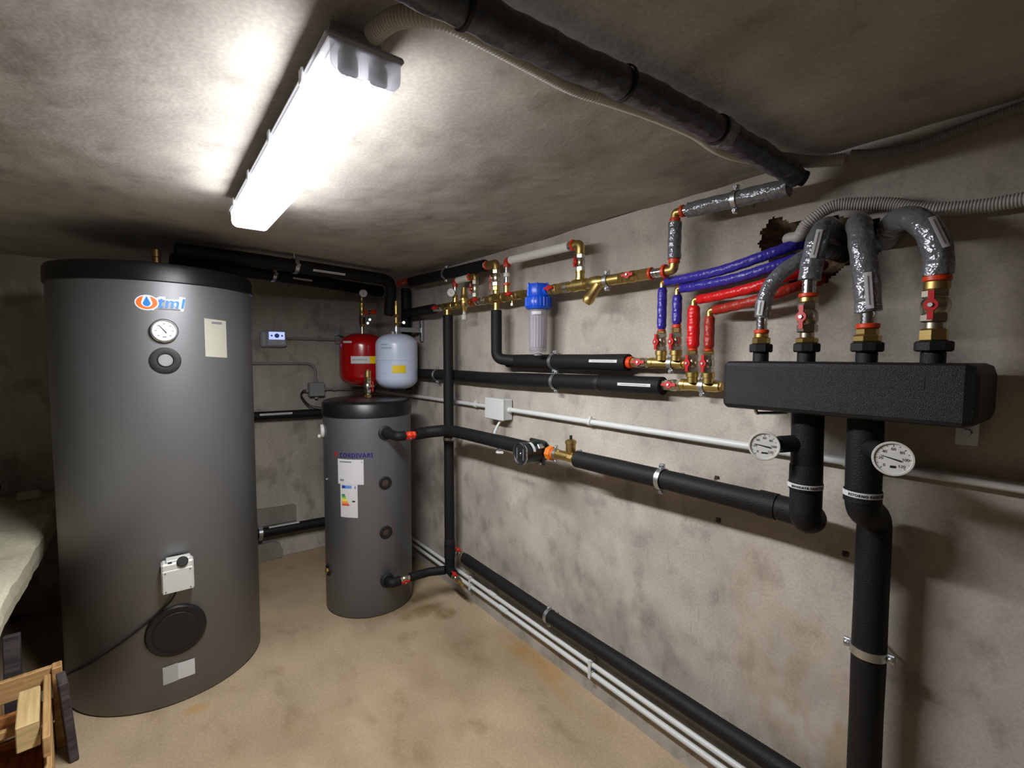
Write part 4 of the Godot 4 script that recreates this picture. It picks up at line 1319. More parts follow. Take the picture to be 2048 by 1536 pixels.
func upper_row() -> void:
	var Z := Vector3(0, 0, 1)
	var out := Vector3(-1, 0, 0)
	var y := HY
	# corner riser and black feed
	foam_pipe("insulated_pipe", "black insulated riser in the corner behind the white vessel", [Vector3(1.475, 1.30, -3.2), Vector3(1.475, 2.03, -3.2)], 0.035)
	foam_pipe("insulated_pipe", "short black insulated pipe from the corner riser to the brass header", [Vector3(1.455, y + 0.004, -3.165), Vector3(HX, y, -2.69)], 0.031)
	fittings("copper_union", "reddish copper coupling on top of the corner riser under the ceiling", "fitting", Vector3(HX - 0.01, 2.062, -3.20), Z, [["ring", "hex", 0.03, 0.022, M.orange], ["ring", "cyl", 0.02, 0.015, M.orange_deep], ["ring", "hex", 0.03, 0.02, M.orange_deep], ["sleeve", "cyl", 0.03, 0.015, M.steel], ["ring", "hex", 0.03, 0.02, M.orange_deep], ["ring", "hex", 0.035, 0.022, M.orange_deep]])
	var p := foam_pipe("insulated_pipe", "black insulated pipe sloping under the ceiling above the brass header", [Vector3(HX, 2.054, -3.02), Vector3(HX, 2.030, -2.115)], 0.031)
	part(p, "white_end", S().cyl(Vector3(HX, 2.030, -2.115), Z, 0.018, 0.012, 20, 0.001), M.white_pipe)
	clamp_on("clamp on the sloping black pipe above the brass header", Vector3(HX, 2.041, -2.53), Vector3(0, -0.0265, 1), 0.0315, Vector3(1, 0, 0), 0.11, 0.02)
	ball_valve("valve with red handle where the black feed meets the brass header", Vector3(HX, y, -2.625), Z, out, 0.12, 0.022, M.nickel, 0.035)
	# the brass header itself
	var h := thing("brass_header", "long brass distribution header of joined tees high on the right wall", "manifold", Vector3(HX, y, -2.56))
	var put := func(z0: float, z1: float, name: String, kind: String, r: float, m: Material) -> void:
		pieces(h, Vector3(HX, y, z0), Z, [[name, kind, z1 - z0, r, m]])
	put.call(-2.563, -2.478, "tee", "tee", 0.021, M.brass)
	put.call(-2.478, -2.462, "nipple", "hex", 0.019, M.brass)
	put.call(-2.462, -2.392, "tee", "tee", 0.021, M.brass)
	put.call(-2.392, -2.365, "nipple", "cyl", 0.016, M.brass)
	put.call(-2.275, -2.245, "nipple", "hex", 0.02, M.nickel)
	put.call(-2.245, -2.215, "tee", "tee", 0.022, mat(Color(0.80, 0.50, 0.32), 0.35, 1.0))
	put.call(-2.135, -2.095, "union", "ribbed", 0.022, M.nickel)
	put.call(-2.095, -2.055, "nipple", "hex", 0.021, M.brass)
	put.call(-2.055, -1.965, "cross", "tee", 0.023, M.brass)
	put.call(-1.965, -1.955, "nipple", "hex", 0.02, M.brass)
	put.call(-1.955, -1.905, "tee", "tee", 0.022, M.brass)
	put.call(-1.835, -1.79, "union", "tee", 0.02, M.brass)
	put.call(-1.79, -1.735, "nipple", "hex", 0.019, M.brass)
	put.call(-1.527, -1.50, "union", "hex", 0.024, M.brass_old)
	put.call(-1.50, -1.475, "union_ring", "cyl", 0.023, M.nickel)
	put.call(-1.475, -1.445, "nipple", "cyl", 0.019, M.brass)
	put.call(-1.445, -1.375, "tee", "tee", 0.023, M.brass)
	put.call(-1.275, -1.195, "long_nipple", "cyl", 0.021, M.brass)
	put.call(-1.195, -1.175, "hex_nut", "hex", 0.023, M.brass)
	put.call(-1.105, -1.063, "adapter", "hex", 0.022, M.brass_old)
	# risers of the header
	var up := Vector3.UP
	pieces(h, Vector3(HX, y + 0.018, -2.428), up, [["riser", "tee", 0.04, 0.015, M.brass], ["sleeve", "cyl", 0.05, 0.012, M.steel]])
	pieces(h, Vector3(HX, 1.868, -2.012), up, [["riser", "cyl", 0.018, 0.018, M.brass], ["hex_nut", "hex", 0.022, 0.021, M.brass]])
	pieces(h, Vector3(HX, 1.822, -2.012), -up, [["drop_stub", "tee", 0.035, 0.017, M.brass]])
	pieces(h, Vector3(HX, 1.866, -1.922), up, [["riser", "cyl", 0.036, 0.016, M.brass], ["copper_ring", "hex", 0.012, 0.019, M.orange], ["sleeve", "cyl", 0.03, 0.0125, M.steel], ["white_collar", "cyl", 0.02, 0.016, M.white_pipe], ["sleeve", "cyl", 0.034, 0.0125, M.steel]])
	pieces(h, Vector3(HX, 1.866, -1.411), up, [["riser", "tee", 0.036, 0.018, M.brass]])
	pieces(h, Vector3(HX, 1.825, -2.52), -up, [["drop_stub", "tee", 0.03, 0.018, M.brass]])
	# elbows on the risers, as separate fittings
	var elbow := func(label: String, pts: Array, r: float, m: Material, rings: Array) -> void:
		var e := thing("pipe_elbow", label, "fitting", pts[0])
		part(e, "elbow_body", S().tube(bends(pts, 0.022, 6), r, 18), m)
		for g in rings:
			pieces(e, g[0], g[1], [["ring", "hex", 0.013, g[2], g[3]]])
	elbow.call("small copper elbow carrying the short white pipe over the header", [Vector3(HX, 1.953, -2.428), Vector3(HX, 1.986, -2.428), Vector3(HX, 1.986, -2.40)], 0.0155, M.orange_deep, [])
	fittings("white_pipe", "short white pipe stub bridging two risers above the header", "pipe", Vector3(HX, 1.986, -2.40), Z, [["pipe_wall", "cyl", 0.125, 0.0195, M.white_pipe]])
	elbow.call("copper ringed elbow at the end of the short white pipe", [Vector3(HX, 1.99, -2.275), Vector3(HX, 1.99, -2.212), Vector3(HX, 1.965, -2.210)], 0.017, M.brass_old, [[Vector3(HX, 1.99, -2.268), Z, 0.024, M.orange]])
	ball_valve("nickel valve with red handle under the short white pipe", Vector3(HX, 1.918, -2.210), up, Vector3(-0.6, 0, -0.8), 0.094, 0.019, M.nickel, 0.028)
	ball_valve("horizontal valve with red handle on the header beside the pressure reducer", Vector3(HX, y, -2.175), Z, Vector3(-1, 0.25, 0), 0.08, 0.021, M.nickel, 0.026)
	elbow.call("brass elbow joining the sloping black pipe to its valve", [Vector3(HX, 2.026, -2.085), Vector3(HX, 2.026, -2.014), Vector3(HX, 1.993, -2.012)], 0.021, M.brass_old, [[Vector3(HX, 2.027, -2.102), Z, 0.026, M.orange]])
	ball_valve("tall nickel valve with hanging red lever above the header cross", Vector3(HX, 1.951, -2.012), -up, Vector3(-0.75, 0, -0.66), 0.086, 0.022, M.nickel, 0.06, "", true)
	elbow.call("copper elbow at the start of the long white pipe", [Vector3(HX, 1.998, -1.922), Vector3(HX, 2.022, -1.922), Vector3(HX, 2.022, -1.888)], 0.017, M.orange_deep, [[Vector3(HX, 1.992, -1.922), up, 0.021, M.orange_deep]])
	var wp := thing("white_pipe", "long straight white pipe under the ceiling above the header", "pipe", Vector3(HX, 2.022, -1.888))
	part(wp, "pipe_wall", S().tube([Vector3(HX, 2.022, -1.888), Vector3(HX, 2.016, -1.475)], 0.0205, 20), M.white_pipe)
	part(wp, "press_ring", S().cyl(Vector3(HX, 2.016, -1.475), Z, 0.019, 0.014, 20, 0.002), M.steel)
	elbow.call("brass elbow with orange ring at the end of the long white pipe", [Vector3(HX, 2.014, -1.452), Vector3(HX, 2.014, -1.411), Vector3(HX, 1.972, -1.411)], 0.019, M.brass, [[Vector3(HX, 2.015, -1.458), Z, 0.026, M.orange]])
	ball_valve("nickel valve with red butterfly handle under the long white pipe's elbow", Vector3(HX, 1.937, -1.411), up, Vector3(-1, 0, -0.1), 0.07, 0.0195, M.nickel, 0.02)
	ball_valve("valve with red handle on the header before the water filter", Vector3(HX, y, -1.87), Z, Vector3(-1, 0.3, 0), 0.07, 0.021, M.brass_old, 0.024)
	fittings("drain_cock", "tiny nickel drain under the valve before the water filter", "fitting", Vector3(HX - 0.005, y - 0.024, -1.87), Vector3.DOWN, [["neck", "cyl", 0.012, 0.005, M.brass], ["nut", "hex", 0.012, 0.008, M.nickel]])
	ball_valve("valve with red handle on the header after the water filter", Vector3(HX, y, -1.565), Z, Vector3(-1, 0.1, -0.3), 0.075, 0.023, M.brass_old, 0.026)
	# pressure reducer
	var pr := thing("pressure_reducer", "brass pressure reducer with a white knob below the header", "valve", Vector3(HX - 0.005, y - 0.09, -2.32))
	var pc := Vector3(HX - 0.005, y, -2.32)
	part(pr, "body", S().lathe(pc + Vector3(0, -0.045, 0), up, [Vector2(0, 0), Vector2(0.014, 0), Vector2(0.016, 0.02), Vector2(0.024, 0.03), Vector2(0.024, 0.058), Vector2(0.028, 0.062), Vector2(0.028, 0.074), Vector2(0.022, 0.08), Vector2(0.018, 0.10), Vector2(0.015, 0.135), Vector2(0.0, 0.138)], 28), M.brass)
	part(pr, "inlet", S().hexa(pc + Vector3(0.005, 0, -0.045), Z, 0.02, 0.09), M.brass)
	part(pr, "collar", S().hexa(pc + Vector3(0, 0.018, 0), up, 0.031, 0.012), M.brass_old)
	part(pr, "knob", S().lathe(pc + Vector3(0, -0.09, 0), up, [Vector2(0, 0), Vector2(0.015, 0), Vector2(0.016, 0.004), Vector2(0.016, 0.026), Vector2(0.010, 0.03), Vector2(0.009, 0.045)], 20), M.white_plastic)
	# small gauge
	var g := thing("pressure_gauge", "tiny dial gauge on the first riser of the brass header", "gauge", Vector3(HX - 0.02, 1.914, -2.40))
	part(g, "stem", S().cyl(Vector3(HX, 1.914, -2.418), Vector3(-1, 0, 0.3), 0.005, 0.03, 10), M.brass)
	dial(g, Vector3(HX - 0.045, 1.912, -2.398), Vector3(-0.75, -0.1, 0.65), 0.023, 150, M.steel, false, 0.012)
	# water filter
	var c := Vector3(HX - 0.005, 0, -1.672)
	var f := thing("water_filter", "water filter housing with bright blue head and clear ribbed bowl", "filter", c + Vector3(0, 1.555, 0))
	var head := part(f, "head", S().lathe(c + Vector3(0, 1.80, 0), up, [Vector2(0.045, 0.0), Vector2(0.052, 0.01), Vector2(0.052, 0.065), Vector2(0.047, 0.078), Vector2(0, 0.082)], 40), M.filter_blue, "blue plastic head")
	for k in 6:
		var an := TAU * k / 6.0 + 0.3
		part(head, "rib", S().box(c + Vector3(cos(an) * 0.048, 1.852, sin(an) * 0.048), Vector3(0.012, 0.062, 0.006), Basis(Vector3.UP, -an), 0.002), M.filter_blue)
	var nut := part(f, "ring_nut", S().lathe(c + Vector3(0, 1.762, 0), up, [Vector2(0.046, 0), Vector2(0.056, 0.004), Vector2(0.060, 0.02), Vector2(0.060, 0.052), Vector2(0.055, 0.060), Vector2(0.046, 0.06)], 40), M.filter_blue, "blue ribbed ring nut")
	for k in 24:
		var an := TAU * k / 24.0
		part(nut, "grip", S().box(c + Vector3(cos(an) * 0.060, 1.795, sin(an) * 0.060), Vector3(0.005, 0.042, 0.005), Basis(Vector3.UP, -an), 0.0015), M.filter_blue)
	for s in [-1.0, 1.0]:
		part(head, "port", S().cyl(c + Vector3(0.005, y, s * 0.045), Vector3(0, 0, s), 0.024, 0.022, 20, 0.002), M.filter_blue)
	part(f, "bowl", S().lathe(c + Vector3(0, 1.562, 0), up, [Vector2(0, 0.002), Vector2(0.034, 0.0), Vector2(0.041, 0.010), Vector2(0.0445, 0.20), Vector2(0.042, 0.20), Vector2(0.039, 0.014), Vector2(0.03, 0.008), Vector2(0, 0.008)], 40), M.bowl, "clear plastic bowl")
	var cart := part(f, "cartridge", S().lathe(c + Vector3(0, 1.588, 0), up, [Vector2(0, 0), Vector2(0.033, 0), Vector2(0.034, 0.17), Vector2(0, 0.17)], 36), M.cartridge_core, "white ribbed filter cartridge")
	for k in 16:
		var an := TAU * k / 16.0
		part(cart, "rib", S().box(c + Vector3(cos(an) * 0.0345, 1.673, sin(an) * 0.0345), Vector3(0.004, 0.165, 0.0075), Basis(Vector3.UP, -an), 0.0008), M.cartridge)
	part(f, "bowl_base", S().lathe(c + Vector3(0, 1.553, 0), up, [Vector2(0, 0), Vector2(0.018, 0), Vector2(0.020, 0.008), Vector2(0.0, 0.009)], 24), M.grey_plastic)
	part(f, "label", round_patch(c, 0.0452, -0.062, -0.018, 1.738, 1.752, 0.001), M.paper)
	# strainer
	var ys := thing("y_strainer", "brass strainer with slanted leg on the header beside a clamp", "strainer", Vector3(HX, y, -1.375))
	part(ys, "body", S().lathe(Vector3(HX, y, -1.375), Z, [Vector2(0, 0), Vector2(0.021, 0), Vector2(0.021, 0.02), Vector2(0.025, 0.03), Vector2(0.026, 0.065), Vector2(0.022, 0.08), Vector2(0.022, 0.10), Vector2(0, 0.10)], 26), M.brass)
	part(ys, "leg", S().lathe(Vector3(HX - 0.004, y - 0.01, -1.305), Vector3(-0.25, -0.75, -0.45), [Vector2(0.0, 0), Vector2(0.020, 0), Vector2(0.020, 0.055), Vector2(0.0225, 0.058), Vector2(0.0225, 0.075), Vector2(0.016, 0.088), Vector2(0, 0.09)], 24), M.brass_old)
	clamp_on("clamp on the brass header beside the slanted strainer", Vector3(HX, y, -1.262), Z, 0.0225, Vector3(1, 0, 0), 0.11, 0.018)
	ball_valve("valve with red butterfly handle near the grey wrapped riser", Vector3(HX, y, -1.14), Z, Vector3(-1, 0.1, 0), 0.07, 0.022, M.brass_old, 0.026)
	# press coupling and elbow to the wrapped riser
	var pc2 := fittings("press_coupling", "steel press sleeve between two orange rings at the end of the header", "fitting", Vector3(HX, y, -1.063), Z, [["ring", "cyl", 0.010, 0.022, M.orange], ["sleeve", "ribbed", 0.046, 0.016, M.steel], ["ring", "cyl", 0.012, 0.024, M.orange]])
	pc2.set_meta("label", "steel press sleeve between two orange rings at the end of the brass header")
	elbow.call("brass elbow at the foot of the grey wrapped riser", [Vector3(HX, y, -0.995), Vector3(HX, y, -0.968), Vector3(HX, 1.868, -0.966)], 0.016, M.brass_old, [])
	var w := wrapped("wrapped_riser", "short vertical pipe wrapped in grey film between two orange rings", [Vector3(HX, 1.882, -0.966), Vector3(HX, 2.004, -0.966)], 0.022, M.foil, "film", "", 1.0)
	pieces(w, Vector3(HX, 1.866, -0.966), up, [["ring", "cyl", 0.016, 0.019, M.orange]])
	pieces(w, Vector3(HX, 2.004, -0.966), up, [["ring", "cyl", 0.014, 0.018, M.orange]])
	elbow.call("brass elbow on top of the grey wrapped riser", [Vector3(HX, 2.018, -0.966), Vector3(HX, 2.036, -0.966), Vector3(HX, 2.035, -0.942)], 0.014, M.brass, [])
	w = wrapped("wrapped_pipe", "horizontal pipe wrapped in shiny grey film under the ceiling", [Vector3(HX, 2.033, -0.915), Vector3(HX, 2.022, -0.605)], 0.0245, M.foil, "film", "", 2.0)
	pieces(w, Vector3(HX, 2.035, -0.943), Z, [["ring", "cyl", 0.012, 0.020, M.orange], ["sleeve", "cyl", 0.018, 0.016, M.steel]])
	clamp_on("clamp on the grey film wrapped pipe under the ceiling", Vector3(HX, 2.027, -0.755), Vector3(0, -0.035, 1), 0.0255, Vector3(1, 0, 0), 0.11, 0.014)


# ------------------------------------------------------------------ two supply rows with the coloured tubes

func branch(z: float, yb: float, label_v: String, label_t: String, label_f: String, col: Material, y_sleeve0: float, y_sleeve1: float, r: float, path: Array, kind: String, handle_y: float) -> void:
	var x := RX - 0.02
	var up := Vector3.UP
	ball_valve(label_v, Vector3(x, handle_y, z), up, Vector3(-1, 0, -0.12), 0.062, 0.0185, M.nickel, 0.0275, "butterfly valves of the supply rows")
	var f := fittings("branch_adapter", label_f, "fitting", Vector3(x, handle_y + 0.031, z), up, [["adapter", "hex", (y_sleeve0 - handle_y - 0.031) * 0.6, 0.0165, M.brass_old], ["ring", "cyl", (y_sleeve0 - handle_y - 0.031) * 0.4, 0.015, M.orange]], "adapters under the coloured sleeves")
	f.rotation.y = 0.0
	# sleeve, elbow and the tube that runs to the hole in the wall, all one wrapped pipe
	var th := thing("wrapped_tube", label_t, "pipe", Vector3(x, y_sleeve0, z), "coloured tape wrapped tubes")
	var fn := func(s: float, a: float) -> float: return r * (1.0 + 0.06 * (fposmod(s / 0.012 + a / TAU, 1.0) - 0.5) + 0.03 * sin(s * 140.0 + a * 3.0))
	var taper := func(s: float, a: float) -> float: return fn.call(s, a) * clampf(0.75 + minf(s, (y_sleeve1 - y_sleeve0) - s) * 25.0, 0.7, 1.0)
	part(th, "vertical_sleeve", S().tube(dense([Vector3(x, y_sleeve0, z), Vector3(x, y_sleeve1, z)], 0.003), taper, 20), col)
	var e0: Vector3 = path[0]
	var el := part(th, "brass_elbow", S().tube(bends([Vector3(x, y_sleeve1 - 0.003, z), Vector3(x, e0.y, z), e0], 0.012, 6), 0.011, 14), M.brass)
	var d := (path[1] - e0 as Vector3).normalized()
	pieces(el, e0 - d * 0.016, d, [["orange_ring", "cyl", 0.008, 0.013, M.orange]])
	pieces(el, e0 - d * 0.004, d, [["sleeve", "cyl", 0.014, 0.0115, M.steel]])
	var thin := func(s: float, a: float) -> float: return fn.call(s, a) * minf(1.0, 0.0155 / r)
	part(th, "bent_tube", S().tube(dense(spline(path, 10), 0.004), thin, 20), col)


func supply_rows() -> void:
	var Z := Vector3(0, 0, 1)
	# upper row
	var y := 1.525
	foam_pipe("insulated_pipe", "black insulated drop from the header cross bending into the upper supply row", bends([Vector3(HX, 1.785, -2.012), Vector3(HX, 1.535, -2.010), Vector3(RX - 0.012, 1.525, -1.92)], 0.04, 8), 0.0285)
	var p := foam_pipe("insulated_pipe", "upper black insulated supply pipe on the right wall below the filter", [Vector3(RX, 1.523, -1.99), Vector3(RX, y, -1.205)], 0.034)
	strip(p, Vector3(RX, y, -1.31), Z, Vector3(-1, 0.15, 0), 0.034, 0.15, 0.011)
	clamp_on("clamp on the upper supply pipe under the water filter", Vector3(RX, y, -1.637), Z, 0.035, Vector3(1, 0, 0), 0.045, 0.02)
	fittings("copper_union", "orange coupling at the end of the upper black supply pipe", "fitting", Vector3(RX, y, -1.205), Z, [["ring", "cyl", 0.02, 0.024, M.orange], ["nut", "hex", 0.018, 0.02, M.brass_old]])
	ball_valve("valve with orange red handle on the upper supply row", Vector3(RX, y, -1.135), Z, Vector3(-1, 0.1, 0), 0.065, 0.021, M.nickel, 0.028)
	var m := thing("brass_manifold", "upper brass bar manifold feeding the two blue tubes", "manifold", Vector3(RX, y, -1.10))
	part(m, "bar", S().lathe(Vector3(RX, y, -1.102), Z, [Vector2(0, 0), Vector2(0.021, 0), Vector2(0.021, 0.016), Vector2(0.019, 0.018), Vector2(0.019, 0.138), Vector2(0.015, 0.142), Vector2(0.015, 0.15), Vector2(0, 0.15)], 26), M.brass)
	part(m, "end_plug", S().hexa(Vector3(RX, y, -0.952), Z, 0.013, 0.01), M.brass_old)
	for z in [-1.042, -0.980]:
		part(m, "outlet", S().lathe(Vector3(RX - 0.02, y + 0.010, z), Vector3.UP, [Vector2(0.018, 0), Vector2(0.018, 0.018), Vector2(0.021, 0.020), Vector2(0.021, 0.036), Vector2(0, 0.036)], 22), M.brass)
	clamp_on("clamp around the upper brass manifold between its two outlets", Vector3(RX, y, -1.011), Z, 0.0205, Vector3(1, 0, 0), 0.045, 0.018)
	branch(-1.042, y, "left red butterfly valve of the upper brass manifold", "outer blue tape wrapped tube rising to the wall hole", "brass adapter under the outer blue sleeve", M.blue_tape, 1.647, 1.797, 0.0165, [Vector3(1.473, 1.816, -1.022), Vector3(1.455, 1.814, -0.95), Vector3(1.435, 1.820, -0.80), Vector3(1.440, 1.846, -0.665), Vector3(1.48, 1.870, -0.60), Vector3(1.60, 1.892, -0.59)], "tape", 1.602)
	branch(-0.980, y, "right red butterfly valve of the upper brass manifold", "inner blue tape wrapped tube rising to the wall hole", "brass adapter under the inner blue sleeve", M.blue_tape, 1.662, 1.765, 0.0165, [Vector3(1.473, 1.786, -0.960), Vector3(1.455, 1.783, -0.90), Vector3(1.435, 1.790, -0.75), Vector3(1.440, 1.812, -0.635), Vector3(1.48, 1.834, -0.58), Vector3(1.60, 1.857, -0.585)], "tape", 1.602)
	# lower row
	y = 1.438
	p = foam_pipe("insulated_pipe", "lower black insulated supply pipe along the whole right wall", [Vector3(RX, 1.422, -3.3), Vector3(RX, 1.428, -2.6), Vector3(RX, 1.426, -2.1), Vector3(RX, 1.434, -1.6), Vector3(RX, 1.441, -1.045)], 0.034, [1.95])
	strip(p, Vector3(RX, y, -1.152), Vector3(0, 0.012, 1), Vector3(-1, 0.1, 0), 0.0345, 0.155, 0.011)
	clamp_on("clamp on the lower supply pipe below the upper one's clamp", Vector3(RX, 1.432, -1.624), Z, 0.0355, Vector3(1, 0, 0), 0.045, 0.02)
	clamp_on("clamp on the lower supply pipe near the white vessel", Vector3(RX, 1.425, -2.77), Z, 0.0355, Vector3(1, 0, 0), 0.045, 0.02)
	y = 1.450
	fittings("pipe_nipple", "nickel nipple at the end of the lower black supply pipe", "fitting", Vector3(RX, y - 0.006, -1.045), Z, [["nut", "hex", 0.014, 0.019, M.nickel]])
	ball_valve("valve with red handle on the lower supply row", Vector3(RX, y - 0.004, -1.0), Z, Vector3(-1, 0.1, 0), 0.065, 0.021, M.nickel, 0.028)
	m = thing("brass_manifold", "lower brass bar manifold feeding the two red tubes", "manifold", Vector3(RX, y, -0.967))
	part(m, "bar", S().lathe(Vector3(RX, y, -0.967), Z, [Vector2(0, 0), Vector2(0.021, 0), Vector2(0.021, 0.016), Vector2(0.019, 0.018), Vector2(0.019, 0.13), Vector2(0.017, 0.134), Vector2(0.017, 0.142), Vector2(0, 0.142)], 26), M.brass)
	part(m, "end_plug", S().hexa(Vector3(RX, y, -0.825), Z, 0.014, 0.01), M.brass_old)
	for z in [-0.915, -0.857]:
		part(m, "outlet", S().lathe(Vector3(RX - 0.02, y + 0.010, z), Vector3.UP, [Vector2(0.018, 0), Vector2(0.018, 0.018), Vector2(0.021, 0.020), Vector2(0.021, 0.036), Vector2(0, 0.036)], 22), M.brass)
	clamp_on("clamp around the lower brass manifold between its two outlets", Vector3(RX, y, -0.886), Z, 0.0205, Vector3(1, 0, 0), 0.045, 0.018)
	branch(-0.915, y, "left red butterfly valve of the lower brass manifold", "bright red tape wrapped tube rising to the wall hole", "brass adapter under the bright red sleeve", M.red_tape, 1.578, 1.722, 0.0205, [Vector3(1.473, 1.742, -0.893), Vector3(1.455, 1.742, -0.84), Vector3(1.435, 1.752, -0.72), Vector3(1.440, 1.770, -0.635), Vector3(1.48, 1.798, -0.575), Vector3(1.60, 1.822, -0.575)], "tape", 1.527)
	branch(-0.857, y, "right red butterfly valve of the lower brass manifold", "rust red tape wrapped tube rising to the wall hole", "brass adapter under the rust red sleeve", M.rust_tape, 1.575, 1.683, 0.0165, [Vector3(1.473, 1.702, -0.835), Vector3(1.455, 1.704, -0.79), Vector3(1.435, 1.716, -0.69), Vector3(1.445, 1.735, -0.62), Vector3(1.485, 1.757, -0.568), Vector3(1.60, 1.782, -0.555)], "tape", 1.527)


# ------------------------------------------------------------------ the black distributor box and its stacks

func distributor() -> void:
	var up := Vector3.UP
	var x := 1.36
	var b := thing("distributor_box", "long black insulated distributor box on the right wall", "distributor", Vector3(1.365, 1.41, -0.437))
	# rounded block, a little lower at its near end
	var s := S()
	var xs := [1.262, 1.272, 1.295, 1.455, 1.478, 1.486]
	var z0 := -0.692
	var z1 := -0.178
	var ring := func(z: float, g: float) -> Array:
		var lo := 1.409 + g
		var hi := 1.537 - g
		return [Vector3(1.262 + g, lo + 0.012, z), Vector3(1.266 + g, lo + 0.004, z), Vector3(1.275 + g, lo, z), Vector3(1.472 - g, lo, z), Vector3(1.482 - g, lo + 0.004, z), Vector3(1.486 - g, lo + 0.012, z), Vector3(1.486 - g, hi - 0.012, z), Vector3(1.482 - g, hi - 0.004, z), Vector3(1.472 - g, hi, z), Vector3(1.275 + g, hi, z), Vector3(1.266 + g, hi - 0.004, z), Vector3(1.262 + g, hi - 0.012, z)]
	var rows := [ring.call(z0, 0.012), ring.call(z0 + 0.004, 0.004), ring.call(z0 + 0.012, 0.0), ring.call(z1 - 0.02, 0.0), ring.call(z1 - 0.006, 0.006), ring.call(z1, 0.02)]
	var mid := Vector3(1.374, 1.473, 0)
	for k in rows.size() - 1:
		for j in 12:
			var a: Vector3 = rows[k][j]
			var c2: Vector3 = rows[k + 1][(j + 1) % 12]
			s.flat(a, rows[k][(j + 1) % 12], c2, rows[k + 1][j], Vector3(a.x + c2.x, a.y + c2.y, 0) * 0.5 - mid + Vector3(0, 0, 0.2 * (-1 if k < 2 else 0)))
	for e in [[0, -1.0], [rows.size() - 1, 1.0]]:
		var r0: Array = rows[e[0]]
		var ci := s.vert(Vector3(mid.x, mid.y, r0[0].z), Vector3(0, 0, e[1]))
		for j in 12:
			s.vert(r0[j], Vector3(0, 0, e[1]))
		for j in 12:
			s.tri(ci, ci + 1 + j, ci + 1 + (j + 1) % 12)
	part(b, "casing", s, M.black_plastic)
	part(b, "rating_plate", S().box(Vector3(1.2622, 1.500, -0.285), Vector3(0.0016, 0.035, 0.055), Basis(), 0.0005), M.black_plastic, "dark inset name plate")
	for z in [-0.592, -0.226]:
		var br := part(b, "wall_bracket", S().box(Vector3(1.505, 1.395, z), Vector3(0.004, 0.10, 0.04), Basis(), 0.001), M.zinc, "galvanised bracket plate below the box")
		part(br, "bracket_foot", S().box(Vector3(1.522, 1.395, z - 0.018), Vector3(0.034, 0.10, 0.004), Basis(), 0.001), M.zinc)
		part(br, "bracket_bolt", S().hexa(Vector3(1.503, 1.375, z), Vector3(-1, 0, 0), 0.009, 0.012), M.zinc)
	part(b, "strap_hook", S().tube(bends([Vector3(1.34, 1.412, -0.635), Vector3(1.34, 1.392, -0.632), Vector3(1.45, 1.388, -0.60)], 0.008, 4), 0.005, 10), M.steel)
	# four outlets with stub and black nut
	var zs := [-0.634, -0.518, -0.387, -0.266]
	var names := ["first outlet with black nut on the distributor box, next to the brass manifolds", "second outlet with black nut on the distributor box, under a red valve", "third outlet with black nut on the distributor box, without a valve, between two valved ones", "fourth outlet with black nut at the distributor box's free end, under a red valve"]
	var r := [0.020, 0.021, 0.022, 0.022]
	for k in 4:
		fittings("outlet_stub", names[k], "fitting", Vector3(x, 1.535, zs[k]), up, [["stub", "cyl", 0.027, r[k], M.black_plastic], ["union_nut", "octagon", 0.023, r[k] * 1.55, M.black_plastic]], "outlets of the distributor box")
	fittings("outlet_adapter", "brass adapter and orange ring on the first outlet of the distributor box", "fitting", Vector3(x, 1.585, zs[0]), up, [["hex_nut", "hex", 0.018, 0.023, M.brass], ["neck", "cyl", 0.012, 0.018, M.brass], ["ring", "cyl", 0.010, 0.019, M.orange], ["sleeve", "ribbed", 0.034, 0.0145, M.steel]])
	fittings("outlet_adapter", "brass nut and nickel thread under the second outlet's red valve", "fitting", Vector3(x, 1.585, zs[1]), up, [["hex_nut", "hex", 0.014, 0.026, M.brass], ["thread", "cyl", 0.014, 0.017, M.nickel]])
	ball_valve("nickel valve with red butterfly handle on the second outlet stack", Vector3(x, 1.652, zs[1]), up, Vector3(-1, 0, -0.05), 0.078, 0.024, M.nickel, 0.030)
	fittings("press_coupling", "brass collar, orange ring and steel sleeve above the second stack's valve", "fitting", Vector3(x, 1.691, zs[1]), up, [["collar", "cyl", 0.013, 0.021, M.brass], ["ring", "cyl", 0.010, 0.023, M.orange], ["sleeve", "ribbed", 0.034, 0.0165, M.steel]])
	fittings("outlet_adapter", "brass adapter, orange ring and steel sleeve on the third outlet stack", "fitting", Vector3(x, 1.585, zs[2]), up, [["hex_nut", "hex", 0.017, 0.029, M.brass], ["neck", "hex", 0.016, 0.023, M.brass], ["ring", "cyl", 0.011, 0.024, M.orange], ["sleeve", "ribbed", 0.028, 0.0175, M.steel]])
	fittings("outlet_adapter", "brass nut and nickel thread under the fourth outlet's red valve", "fitting", Vector3(x, 1.585, zs[3]), up, [["hex_nut", "hex", 0.026, 0.026, M.brass], ["thread", "cyl", 0.015, 0.019, M.nickel]])
	ball_valve("nickel valve with red butterfly handle on the fourth outlet stack", Vector3(x, 1.661, zs[3]), up, Vector3(-1, 0, -0.02), 0.070, 0.026, M.nickel, 0.031)
	fittings("press_coupling", "brass collar and orange ring above the fourth stack's valve", "fitting", Vector3(x, 1.696, zs[3]), up, [["collar", "cyl", 0.018, 0.023, M.brass_old], ["ring", "cyl", 0.012, 0.025, M.orange]])
